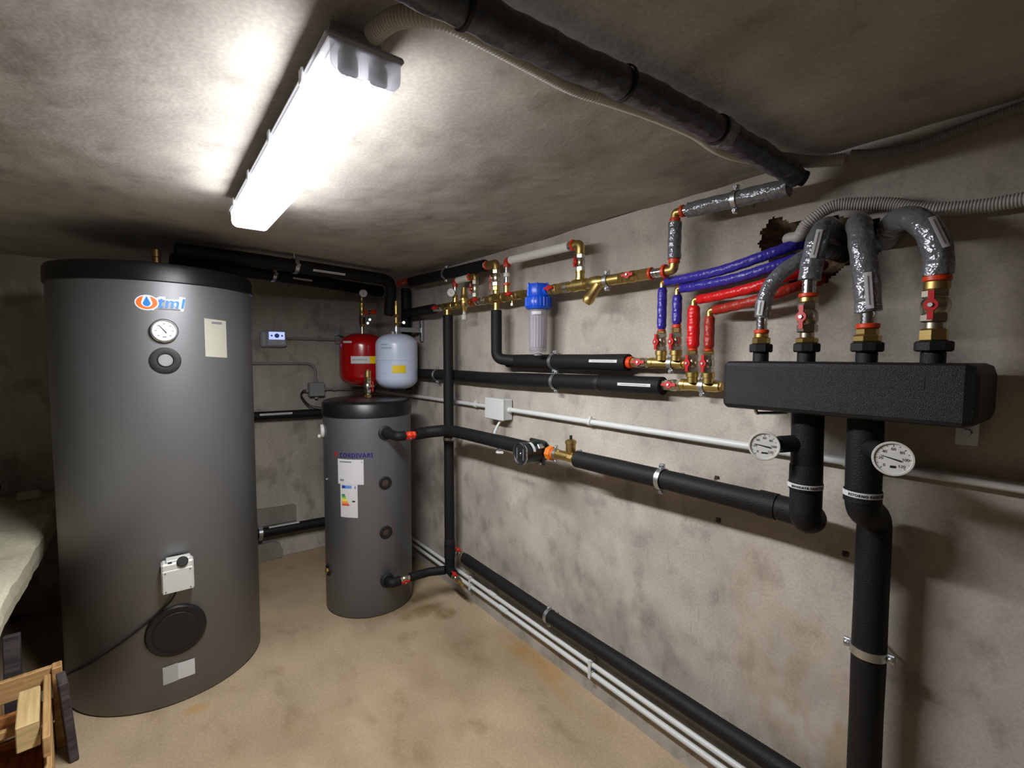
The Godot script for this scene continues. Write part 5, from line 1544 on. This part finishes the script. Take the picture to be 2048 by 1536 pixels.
	# film wrapped tubes rising into the wall hole
	var tubes := [
		["thin grey film wrapped tube rising from the first outlet", 0.0205, [Vector3(x, 1.660, zs[0]), Vector3(1.358, 1.71, -0.627), Vector3(1.37, 1.768, -0.602), Vector3(1.405, 1.812, -0.555), Vector3(1.46, 1.835, -0.522), Vector3(1.62, 1.845, -0.53)]],
		["grey film wrapped tube with white strip rising from the second outlet", 0.026, [Vector3(x, 1.748, zs[1]), Vector3(1.364, 1.80, -0.513), Vector3(1.378, 1.855, -0.508), Vector3(1.43, 1.892, -0.506), Vector3(1.53, 1.897, -0.522), Vector3(1.63, 1.895, -0.53)]],
		["grey film wrapped tube with white strip rising from the third outlet", 0.027, [Vector3(x, 1.657, zs[2]), Vector3(1.36, 1.75, -0.396), Vector3(1.368, 1.83, -0.412), Vector3(1.41, 1.878, -0.43), Vector3(1.50, 1.885, -0.455), Vector3(1.63, 1.888, -0.47)]],
		["shiny grey film wrapped tube arching over from the fourth outlet", 0.027, [Vector3(x, 1.727, zs[3]), Vector3(1.358, 1.782, -0.268), Vector3(1.362, 1.832, -0.288), Vector3(1.388, 1.866, -0.325), Vector3(1.442, 1.872, -0.370), Vector3(1.525, 1.857, -0.40), Vector3(1.63, 1.84, -0.425)]],
	]
	for k in 4:
		var t: Array = tubes[k]
		var w := wrapped("wrapped_tube", t[0], spline(t[2], 8), t[1], M.foil, "film", "grey film wrapped tubes over the distributor box", k * 1.7)
		var a: Vector3 = t[2][0]
		var c: Vector3 = t[2][1]
		var d: Vector3 = t[2][2]
		var face := Vector3(-0.9, 0, 0.35)
		if k == 1 or k == 3:
			strip(w, (c + d) * 0.5 + (Vector3(0, 0.002, 0) if k == 1 else Vector3.ZERO), d - c, face if k == 1 else Vector3(-0.8, 0, 0.6), t[1] * 1.03, 0.075, 0.013, 0.003)
		else:
			strip(w, (a + c) * 0.5, c - a, face if k == 2 else Vector3(-1, 0, 0.1), t[1] * 1.03, 0.085 if k == 2 else 0.04, 0.014, 0.003)
	ribbed_hose("light grey corrugated conduit curving over the wrapped tubes to the wall hole", spline([Vector3(1.62, 1.905, -0.66), Vector3(1.52, 1.90, -0.64), Vector3(1.455, 1.888, -0.585), Vector3(1.44, 1.916, -0.558), Vector3(1.458, 1.950, -0.505), Vector3(1.475, 1.944, -0.44), Vector3(1.487, 1.932, -0.385), Vector3(1.49, 1.905, -0.32), Vector3(1.50, 1.892, -0.24), Vector3(1.50, 1.888, -0.16), Vector3(1.49, 1.89, -0.02), Vector3(1.49, 1.90, 0.4)], 10), 0.0165, M.hose)
	# the two large connections below
	var p := foam_pipe("insulated_pipe", "thick black insulated pipe hanging from the distributor box and turning to the pump row", bends([Vector3(x, 1.408, -0.509), Vector3(x + 0.003, 1.115, -0.506), Vector3(1.428, 1.113, -0.508), Vector3(1.430, 1.115, -0.60)], 0.035, 8), 0.037)
	part(p, "sleeve_step", S().lathe(Vector3(x, 1.20, -0.508), Vector3.UP, [Vector2(0.036, 0), Vector2(0.0385, 0.002), Vector2(0.0385, 0.065), Vector2(0.036, 0.068)], 24), M.foam)
	band_text(p, Vector3(x, 1.214, -0.508), 0.0395, "MANDATA FANCOIL", 0.012, -1.05)
	part(p, "tee_branch", S().tube([Vector3(x - 0.01, 1.325, -0.515), Vector3(1.305, 1.320, -0.553)], 0.022, 18), M.foam)
	var q := foam_pipe("insulated_pipe", "thick black insulated pipe dropping from the distributor box down to the floor", bends([Vector3(x, 1.408, -0.383), Vector3(x, 1.178, -0.381), Vector3(1.448, 1.148, -0.379), Vector3(1.448, 0.7, -0.377), Vector3(1.448, 0.02, -0.373)], 0.032, 8), 0.037)
	part(q, "sleeve_step", S().lathe(Vector3(x, 1.20, -0.382), Vector3.UP, [Vector2(0.036, 0), Vector2(0.039, 0.002), Vector2(0.039, 0.03), Vector2(0.036, 0.032)], 24), M.foam)
	band_text(q, Vector3(x, 1.222, -0.382), 0.0385, "RITORNO FANCOIL", 0.013, -1.0)
	part(q, "tee_branch", S().tube([Vector3(x - 0.01, 1.335, -0.375), Vector3(1.30, 1.334, -0.325)], 0.022, 18), M.foam)
	clamp_on("clamp on the thick black pipe that drops to the floor", Vector3(1.448, 0.795, -0.3775), Vector3.UP, 0.038, Vector3(1, 0, 0), 0.09, 0.022)
	var g := thing("thermometer_gauge", "round white thermometer on the pipe that turns to the pump row", "gauge", Vector3(1.29, 1.32, -0.562))
	part(g, "pocket", S().cyl(Vector3(1.305, 1.320, -0.553), Vector3(-0.8, -0.03, -0.45), 0.012, 0.03, 16), M.rubber)
	dial(g, Vector3(1.265, 1.317, -0.573), Vector3(-0.90, 0.14, 0.40), 0.0375, 169, M.white_plastic)
	part(g, "brand_print", S().box(Vector3(1.262, 1.300, -0.571), Vector3(0.001, 0.003, 0.014), Basis(Vector3(0, 1, 0), 0.42), 0.0), M.ink)
	g = thing("thermometer_gauge", "round white thermometer on the pipe that drops to the floor", "gauge", Vector3(1.29, 1.332, -0.315))
	part(g, "pocket", S().cyl(Vector3(1.305, 1.334, -0.325), Vector3(-0.6, 0, 0.55), 0.012, 0.03, 16), M.rubber)
	dial(g, Vector3(1.27, 1.330, -0.305), Vector3(-0.96, 0.14, 0.24), 0.0375, 165, M.white_plastic)
	part(g, "brand_print", S().box(Vector3(1.2675, 1.313, -0.304), Vector3(0.001, 0.005, 0.010), Basis(Vector3(0, 1, 0), 0.24), 0.0), M.ink)


# ------------------------------------------------------------------ circulation pump row

func pump_row() -> void:
	var Z := Vector3(0, 0, 1)
	foam_pipe("insulated_pipe", "black insulated pipe from the short tank's upper valve to the pump", bends([Vector3(1.194, 1.10, -2.478), Vector3(1.27, 1.104, -2.478), Vector3(1.355, 1.118, -2.40), Vector3(1.362, 1.121, -2.25), Vector3(1.380, 1.121, -1.665)], 0.10, 8), 0.0335)
	var c := Vector3(1.385, 1.121, -1.608)
	var th := thing("circulation_pump", "dark green circulation pump with round silver rimmed face", "pump", c)
	part(th, "volute", S().lathe(c + Vector3(0.035, 0, 0), Vector3(-1, 0, 0), [Vector2(0, 0), Vector2(0.035, 0), Vector2(0.046, 0.012), Vector2(0.046, 0.035), Vector2(0.04, 0.045), Vector2(0, 0.045)], 32), M.pump_green)
	part(th, "flange", S().box(c + Vector3(-0.016, 0, 0), Vector3(0.014, 0.112, 0.105), Basis(), 0.012), M.rubber)
	part(th, "rating_plate", S().box(c + Vector3(-0.034, 0.032, 0.045), Vector3(0.03, 0.022, 0.008), Basis(Vector3(1, 0, 0), -0.6), 0.001), M.zinc)
	part(th, "motor_housing", S().lathe(c + Vector3(-0.02, 0, 0), Vector3(-1, 0, 0), [Vector2(0, 0), Vector2(0.051, 0), Vector2(0.051, 0.02), Vector2(0.045, 0.05), Vector2(0.048, 0.07), Vector2(0.050, 0.088), Vector2(0.046, 0.092), Vector2(0, 0.092)], 40), M.pump_green)
	var face := part(th, "face_rim", S().lathe(c + Vector3(-0.111, 0, 0), Vector3(-1, 0, 0), [Vector2(0.050, 0), Vector2(0.050, 0.004), Vector2(0.046, 0.005), Vector2(0.045, 0.001)], 40), M.steel, "thin silver rim")
	part(face, "face_plate", S().lathe(c + Vector3(-0.112, 0, 0), Vector3(-1, 0, 0), [Vector2(0.0455, 0), Vector2(0.03, 0.001), Vector2(0, 0.001)], 36), M.rubber)
	part(face, "centre_screw", S().cyl(c + Vector3(-0.112, 0, 0), Vector3(-1, 0, 0), 0.007, 0.004, 16, 0.001), M.steel)
	for s in [-1.0, 1.0]:
		part(face, "face_bar", S().box(c + Vector3(-0.1135, 0, s * 0.022), Vector3(0.002, 0.05, 0.003), Basis(), 0.0), M.faint_ink)
	var wl := func(a: float, g: float) -> Vector3:
		var an := lerpf(0.25, 1.35, a)
		return c + Vector3(lerpf(-0.062, -0.076, g), sin(an) * 0.0492, cos(an) * 0.0492)
	part(th, "white_label", S().sheet(wl, 8, 1), M.paper)
	part(th, "flange_bolt", S().cyl(c + Vector3(-0.03, -0.046, 0.042), Vector3(-1, 0, 0), 0.006, 0.012, 12), M.zinc)
	part(th, "port", S().cyl(c + Vector3(0.0, 0, -0.06), Z, 0.024, 0.03, 18), M.pump_green)
	part(th, "port", S().cyl(c + Vector3(0.0, 0, 0.03), Z, 0.024, 0.03, 18), M.pump_green)
	var f := fittings("pump_union", "orange gasket nut and brass union beside the pump", "fitting", c + Vector3(0, 0.002, 0.06), Z, [["gasket_nut", "octagon", 0.03, 0.032, mat(Color(0.78, 0.42, 0.12), 0.4)], ["ring", "cyl", 0.012, 0.026, mat(Color(0.72, 0.36, 0.10), 0.45)], ["neck", "cyl", 0.014, 0.021, M.brass]])
	f.position.y += 0.0
	clamp_on("clamp on the brass union beside the pump", c + Vector3(0.002, 0.003, 0.108), Z, 0.0215, Vector3(1, 0, 0), 0.15, 0.014)
	var v := thing("air_vent", "brass float air vent with black cap beside the pump", "vent", c + Vector3(0.004, 0.004, 0.118))
	part(v, "tee", S().cyl(c + Vector3(0.004, 0.004, 0.116), Z, 0.021, 0.072, 22, 0.002), M.brass)
	part(v, "hex_nut", S().hexa(c + Vector3(0.004, 0.004, 0.188), Z, 0.021, 0.022), M.brass)
	var vz := c + Vector3(0.0, 0.022, 0.198)
	part(v, "vent_elbow", S().cyl(c + Vector3(0.002, 0.004, 0.21), Z, 0.018, 0.018, 18, 0.002), M.brass)
	part(v, "float_chamber", S().lathe(vz, Vector3.UP, [Vector2(0.008, -0.006), Vector2(0.018, 0.002), Vector2(0.021, 0.008), Vector2(0.021, 0.04), Vector2(0.024, 0.042), Vector2(0.024, 0.052), Vector2(0.016, 0.058), Vector2(0, 0.06)], 24), M.brass_old)
	part(v, "black_cap", S().cyl(vz + Vector3(0, 0.058, 0), Vector3.UP, 0.006, 0.018, 12, 0.001), M.rubber)
	var p := foam_pipe("insulated_pipe", "black insulated pipe from the pump's air vent to the distributor elbow", [Vector3(1.391, 1.124, -1.378), Vector3(1.408, 1.122, -0.98), Vector3(1.430, 1.115, -0.615)], 0.0345, [0.745])
	part(p, "end_sleeve", S().lathe(Vector3(1.427, 1.116, -0.655), Vector3(0.06, -0.02, 1), [Vector2(0.034, 0), Vector2(0.0385, 0.001), Vector2(0.0385, 0.05), Vector2(0.034, 0.051)], 24), M.foam)
	clamp_on("clamp on the pump row pipe below the long white conduit", Vector3(1.408, 1.122, -0.98), Z, 0.036, Vector3(1, 0, 0), 0.13, 0.018)
	# white junction box and its cable
	var b := Vector3(1.503, 1.262, -2.092)
	th = thing("junction_box", "white square junction box on the right wall above the pump", "junction box", Vector3(WX, b.y, b.z))
	part(th, "body", S().box(b + Vector3(0.004, 0, 0), Vector3(0.056, 0.112, 0.166), Basis(), 0.004), M.pvc)
	part(th, "cover", S().box(b + Vector3(-0.027, 0.0, 0), Vector3(0.016, 0.116, 0.170), Basis(), 0.004), M.pvc)
	for e in [-0.083, 0.083]:
		part(th, "conduit_gland", S().cyl(Vector3(1.512, 1.262, b.z + e), Vector3(0, 0, signf(e)), 0.0155, 0.02, 18, 0.003), M.pvc)
	part(th, "cable_gland", S().cyl(b + Vector3(-0.01, -0.056, 0.03), Vector3.DOWN, 0.008, 0.012, 12), M.pvc)
	th = thing("electric_cable", "white cable hanging from the white junction box to the pump pipe", "cable", b + Vector3(-0.01, -0.068, 0.03))
	part(th, "sheath", S().tube(spline([b + Vector3(-0.01, -0.066, 0.03), Vector3(1.472, 1.165, -2.066), Vector3(1.44, 1.12, -2.045), Vector3(1.40, 1.073, -1.95), Vector3(1.342, 1.074, -1.88), Vector3(1.322, 1.088, -1.81)]), 0.0065, 10), M.pvc)
	conduit("rigid_conduit", "white conduit from behind the short tank to the white junction box", [Vector3(1.517, 1.252, -3.88), Vector3(1.517, 1.262, -2.19)], 0.0115, M.pvc)
	conduit("rigid_conduit", "long white conduit running from the white junction box under the distributor", [Vector3(1.515, 1.263, -1.99), Vector3(1.517, 1.263, 1.2)], 0.0125, M.pvc)
	clip_on("white clip on the conduit between the corner riser and the white junction box", Vector3(1.517, 1.261, -2.345), Z, 0.0115, Vector3(1, 0, 0), 0.023, M.pvc)
	clip_on("white clip on the long conduit above the pump row pipe", Vector3(1.515, 1.263, -1.424), Z, 0.0125, Vector3(1, 0, 0), 0.024, M.pvc)
	clip_on("white clip on the long conduit beside the pipe that drops to the floor", Vector3(1.515, 1.263, -0.462), Z, 0.0125, Vector3(1, 0, 0), 0.024, M.pvc)


# ------------------------------------------------------------------ riser by the short tank and the runs near the floor

func low_runs() -> void:
	var Z := Vector3(0, 0, 1)
	var v := foam_pipe("insulated_pipe", "tall black insulated pipe dropping from the brass header beside the short tank", [Vector3(HX, 1.795, -2.515), Vector3(HX, 1.1, -2.512), Vector3(HX, 0.24, -2.508)], 0.0305, [0.76])
	part(v, "tee_sleeve", S().lathe(Vector3(HX, 0.30, -2.508), Vector3.UP, [Vector2(0.030, 0), Vector2(0.0335, 0.003), Vector2(0.0335, 0.10), Vector2(0.030, 0.103)], 22), M.foam)
	part(v, "tape_cuff", S().lathe(Vector3(HX, 0.405, -2.508), Vector3.UP, [Vector2(0.0305, 0), Vector2(0.032, 0.001), Vector2(0.032, 0.018), Vector2(0.0305, 0.019)], 22), M.tape)
	clamp_on("clamp on the tall black pipe below the pump row crossing", Vector3(HX, 1.045, -2.512), Vector3.UP, 0.0315, Vector3(1, 0, 0), 0.11, 0.016)
	ball_valve("valve with bright red handle where the low black run leaves the tall pipe", Vector3(1.462, 0.345, -2.435), Z, Vector3(-0.5, 1, 0), 0.075, 0.021, M.nickel, 0.026)
	var t := foam_pipe("insulated_stub", "short black insulated foot under the tall pipe beside the short tank", bends([Vector3(HX, 0.262, -2.508), Vector3(HX, 0.222, -2.508), Vector3(1.43, 0.215, -2.46)], 0.02, 5), 0.028)
	t.set_meta("category", "pipe")
	ball_valve("drain valve with bright red handle pointing to the floor under the tall pipe", Vector3(1.425, 0.205, -2.425), Vector3(0, -0.15, 1), Vector3(-0.35, 1, 0), 0.06, 0.02, M.nickel, 0.026)
	fittings("drain_nozzle", "brass hose nozzle at the end of the drain valve", "fitting", Vector3(1.425, 0.200, -2.394), Vector3(0, -0.25, 1), [["nut", "hex", 0.016, 0.018, M.brass_old], ["nozzle", "ribbed", 0.03, 0.010, M.brass]])
	foam_pipe("insulated_pipe", "low black insulated pipe along the right wall above the white conduits", [Vector3(1.47, 0.325, -2.395), Vector3(1.48, 0.303, -1.64), Vector3(1.485, 0.300, -0.6), Vector3(1.485, 0.300, 1.0)], 0.031)
	clamp_on("clamp on the low black pipe along the right wall", Vector3(1.48, 0.303, -1.64), Z, 0.0325, Vector3(1, 0, 0), 0.06, 0.02)
	for k in 2:
		var y := 0.182 - 0.045 * k
		var c := conduit("rigid_conduit", ["upper of two white conduits low on the right wall", "lower of two white conduits low on the right wall"][k], [Vector3(1.517, y - 0.004, -3.86), Vector3(1.517, y, 1.2)], 0.0115, M.pvc)
		part(c, "coupling", S().lathe(Vector3(1.517, y - 0.001, -2.20 + 0.10 * k), Z, [Vector2(0.011, 0), Vector2(0.0145, 0.002), Vector2(0.0145, 0.07), Vector2(0.011, 0.072)], 18), M.pvc)
	for e in [[-2.40, "white double clip on the low conduits near the drain valve"], [-1.40, "white double clip on the low conduits midway along the wall"]]:
		var th := thing("conduit_clip", e[1], "clip", Vector3(WX, 0.16, e[0]))
		for k in 2:
			var y := 0.182 - 0.045 * k
			part(th, "saddle", S().lathe(Vector3(1.517, y, e[0] - 0.01), Z, [Vector2(0.0115, 0), Vector2(0.0155, 0), Vector2(0.0155, 0.02), Vector2(0.0115, 0.02), Vector2(0.0115, 0)], 18), M.pvc)
		part(th, "back_bar", S().box(Vector3(1.505, 0.158, e[0]), Vector3(0.006, 0.085, 0.016), Basis(), 0.001), M.pvc)
		part(th, "foot", S().box(Vector3(1.533, 0.158, e[0]), Vector3(0.008, 0.09, 0.018), Basis(), 0.001), M.pvc)


# ------------------------------------------------------------------ under the ceiling

func ceiling_runs() -> void:
	var pts := [Vector3(-1.6, 2.068, -0.645), Vector3(0.36, 2.064, -0.625), Vector3(0.73, 2.062, -0.606), Vector3(1.04, 2.060, -0.594), Vector3(1.36, 2.054, -0.592), Vector3(1.425, 2.042, -0.590)]
	var w := wrapped("ceiling_pipe", "dark grey film wrapped pipe crossing under the ceiling near the lamp", spline(pts, 10), 0.029, M.foil_dark, "film", "", 4.0)
	for e in [[Vector3(0.385, 2.064, -0.623), 0.0], [Vector3(0.725, 2.062, -0.606), 0.0], [Vector3(1.03, 2.060, -0.594), 0.0]]:
		part(w, "cable_tie", S().lathe(e[0] - Vector3(0.003, 0, 0), Vector3(1, 0, 0.04), [Vector2(0.0295, 0), Vector2(0.0325, 0), Vector2(0.0325, 0.006), Vector2(0.0295, 0.006)], 24), M.rubber)
	part(w, "loose_film", S().lathe(Vector3(1.035, 2.060, -0.594), Vector3(1, 0, 0), [Vector2(0.030, 0), Vector2(0.034, 0.012), Vector2(0.032, 0.03), Vector2(0.029, 0.05)], 16), M.foil)
	fittings("pipe_end_ring", "red ring where the ceiling pipe meets the grey wrapped pipe", "fitting", Vector3(1.432, 2.058, -0.604), Vector3(0.2, -0.5, 0.8), [["ring", "cyl", 0.012, 0.028, M.orange_deep], ["ring", "hex", 0.012, 0.022, M.red_handle], ["elbow_stub", "cyl", 0.02, 0.02, M.foam]])
	ribbed_hose("grey corrugated conduit leaving the lamp and following the ceiling pipe", spline([Vector3(0.315, 2.088, -0.802), Vector3(0.318, 2.088, -0.775), Vector3(0.328, 2.085, -0.735), Vector3(0.352, 2.080, -0.70), Vector3(0.40, 2.075, -0.677), Vector3(0.55, 2.073, -0.680), Vector3(0.66, 2.066, -0.675), Vector3(0.735, 2.058, -0.650), Vector3(0.85, 2.062, -0.640), Vector3(1.0, 2.064, -0.634), Vector3(1.12, 2.058, -0.638), Vector3(1.24, 2.066, -0.632), Vector3(1.36, 2.085, -0.61), Vector3(1.48, 2.092, -0.57), Vector3(1.512, 2.085, -0.50)], 10), 0.0165, M.hose)
	ribbed_hose("dim corrugated conduit along the corner of ceiling and right wall", spline([Vector3(1.505, 2.09, -0.485), Vector3(1.515, 2.078, -0.43), Vector3(1.518, 2.068, -0.36), Vector3(1.518, 2.078, -0.28), Vector3(1.515, 2.09, -0.17), Vector3(1.515, 2.093, 0.0), Vector3(1.515, 2.093, 0.5)], 10), 0.0125, M.hose_dark)


# ------------------------------------------------------------------ bench and wood on the left

func left_corner() -> void:
	var stone := plastered(256, 512, Color(0.76, 0.74, 0.66), Color(0.71, 0.69, 0.60), Color(0.50, 0.47, 0.38), 23, 0.62, 0.08, 0.5, [[0.55, 0.9, 0.3, 0.4, 0.3, 0]])
	var th := thing("stone_bench", "pale worn stone bench slab beside the tall tank", "bench", Vector3(-1.05, 0, -2.6))
	var nz := FastNoiseLite.new()
	nz.seed = 8
	nz.frequency = 5.0
	var s := S()
	# slab with a ragged front edge: rings along z
	var zs := []
	for k in 61:
		zs.append(lerpf(WZ + 0.015, -1.25, k / 60.0))
	var row := func(z: float) -> Array:
		var e := -0.425 + 0.008 * nz.get_noise_2d(z, 1.0)
		return [Vector3(-1.68, 0.73, z), Vector3(-1.0, 0.732 + 0.004 * nz.get_noise_2d(z, 5.0), z), Vector3(e - 0.05, 0.73 + 0.004 * nz.get_noise_2d(z, 9.0), z), Vector3(e - 0.012, 0.727, z), Vector3(e, 0.712 + 0.006 * nz.get_noise_2d(z, 14.0), z), Vector3(e + 0.004 * nz.get_noise_2d(z * 2.0, 3.0), 0.66, z), Vector3(e - 0.006, 0.615 + 0.01 * nz.get_noise_2d(z * 3.0, 7.0), z), Vector3(e - 0.03, 0.60, z), Vector3(-1.68, 0.60, z)]
	var rows := []
	for z in zs:
		rows.append(row.call(z))
	for i in rows.size() - 1:
		for k in 8:
			var a: Vector3 = rows[i][k]
			var b: Vector3 = rows[i][k + 1]
			var c: Vector3 = rows[i + 1][k + 1]
			var d: Vector3 = rows[i + 1][k]
			var e := b - a
			var first := s.v.size()
			var nn := Vector3(-e.y, e.x, 0)
			if nn.dot((a + b) * 0.5 - Vector3(-1.0, 0.665, a.z)) < 0:
				nn = -nn
			for q in [a, b, c, d]:
				s.vert(q, nn, Vector2((q.x - q.y) * 0.55, q.z * 0.3))
			s.quad(first, first + 1, first + 2, first + 3)
	var last: Array = rows[rows.size() - 1]
	for k in range(1, 8):
		var first := s.v.size()
		for q in [last[0], last[k], last[k + 1]]:
			s.vert(q, Vector3(0, 0, 1), Vector2(q.x, q.y))
		s.tri(first, first + 1, first + 2)
	part(th, "slab", s, stone)
	for z in [-3.75, -1.45]:
		part(th, "support", S().box(Vector3(-1.15, 0.30, z), Vector3(0.9, 0.6, 0.25), Basis(), 0.01), stone)
	th = thing("stone_chip", "small pale stone chip lying on the bench by the back wall", "stone", Vector3(-0.575, 0.73, -3.74))
	part(th, "chip", S().box(Vector3(-0.575, 0.755, -3.74), Vector3(0.10, 0.05, 0.06), Basis(Vector3.UP, 0.3), 0.012), stone)
	th = thing("plastic_bundle", "dark bundle of black plastic on the bench in the shadows", "bundle", Vector3(-0.86, 0.735, -3.65))
	var lump := S()
	var blob_f := func(a: float, b: float) -> Vector3:
		var la := PI * (b - 0.5)
		var lo := TAU * a
		var d := Vector3(cos(la) * cos(lo), sin(la), cos(la) * sin(lo))
		return Vector3(-0.88, 0.868, -3.64) + d * Vector3(0.20, 0.115, 0.16) * (1.0 + 0.25 * nz.get_noise_3d(d.x * 0.35, d.y * 0.35, d.z * 0.35))
	lump.sheet(blob_f, 40, 20)
	part(th, "film", lump, M.rubber)
	# wood under and before the bench
	var turn := Basis(Vector3.UP, 0.12)
	th = thing("wooden_crate", "broken wooden crate on the floor before the tall tank", "crate", Vector3(-0.52, 0, -2.32))
	var plank := func(t: Node3D, name: String, c: Vector3, size: Vector3, bas: Basis, m: Material, label := "") -> void:
		part(t, name, S().box(c, size, bas, 0.003), m, label)
	plank.call(th, "end_board", Vector3(-0.545, 0.285, -2.50), Vector3(0.44, 0.085, 0.022), turn, M.wood)
	plank.call(th, "end_board", Vector3(-0.545, 0.15, -2.50), Vector3(0.44, 0.085, 0.022), turn, M.wood_orange)
	plank.call(th, "end_board", Vector3(-0.545, 0.05, -2.50), Vector3(0.44, 0.08, 0.022), turn, M.wood_orange)
	plank.call(th, "corner_post", Vector3(-0.337, 0.165, -2.515), Vector3(0.03, 0.33, 0.05), turn, M.wood)
	plank.call(th, "side_board", Vector3(-0.338, 0.275, -2.29), Vector3(0.02, 0.07, 0.42), turn, M.wood)
	plank.call(th, "side_board", Vector3(-0.338, 0.16, -2.29), Vector3(0.02, 0.08, 0.42), turn, M.wood)
	plank.call(th, "side_board", Vector3(-0.338, 0.05, -2.29), Vector3(0.02, 0.08, 0.42), turn, M.wood)
	plank.call(th, "bottom_board", Vector3(-0.55, 0.02, -2.29), Vector3(0.38, 0.018, 0.40), turn, M.wood_orange)
	plank.call(th, "middle_rail", Vector3(-0.55, 0.20, -2.36), Vector3(0.36, 0.03, 0.02), turn, M.wood)
	th = thing("timber_offcut", "thick pale timber offcut lying across the broken crate", "timber", Vector3(-0.40, 0.31, -2.28))
	plank.call(th, "block", Vector3(-0.388, 0.262, -2.315), Vector3(0.058, 0.09, 0.24), Basis(Vector3.UP, 0.12), M.wood_pale)
	th = thing("weathered_plank", "dark weathered plank leaning upright between crate and tall tank", "plank", Vector3(-0.30, 0.0, -2.40))
	plank.call(th, "board", Vector3(-0.303, 0.16, -2.42), Vector3(0.028, 0.32, 0.10), Basis(Vector3(0, 0, 1), 0.06).rotated(Vector3.UP, 0.2), M.wood_grey)
	th = thing("weathered_plank", "dark grey plank standing behind the broken crate under the bench", "plank", Vector3(-0.50, 0.0, -2.72))
	plank.call(th, "board", Vector3(-0.495, 0.20, -2.72), Vector3(0.05, 0.40, 0.03), Basis(Vector3(1, 0, 0), -0.10), M.wood_grey)
	th = thing("timber_offcut", "short brown board end standing behind the crate under the bench", "timber", Vector3(-0.56, 0.0, -2.66))
	plank.call(th, "block", Vector3(-0.56, 0.19, -2.66), Vector3(0.075, 0.38, 0.03), Basis(Vector3(0, 0, 1), 0.05), M.wood)
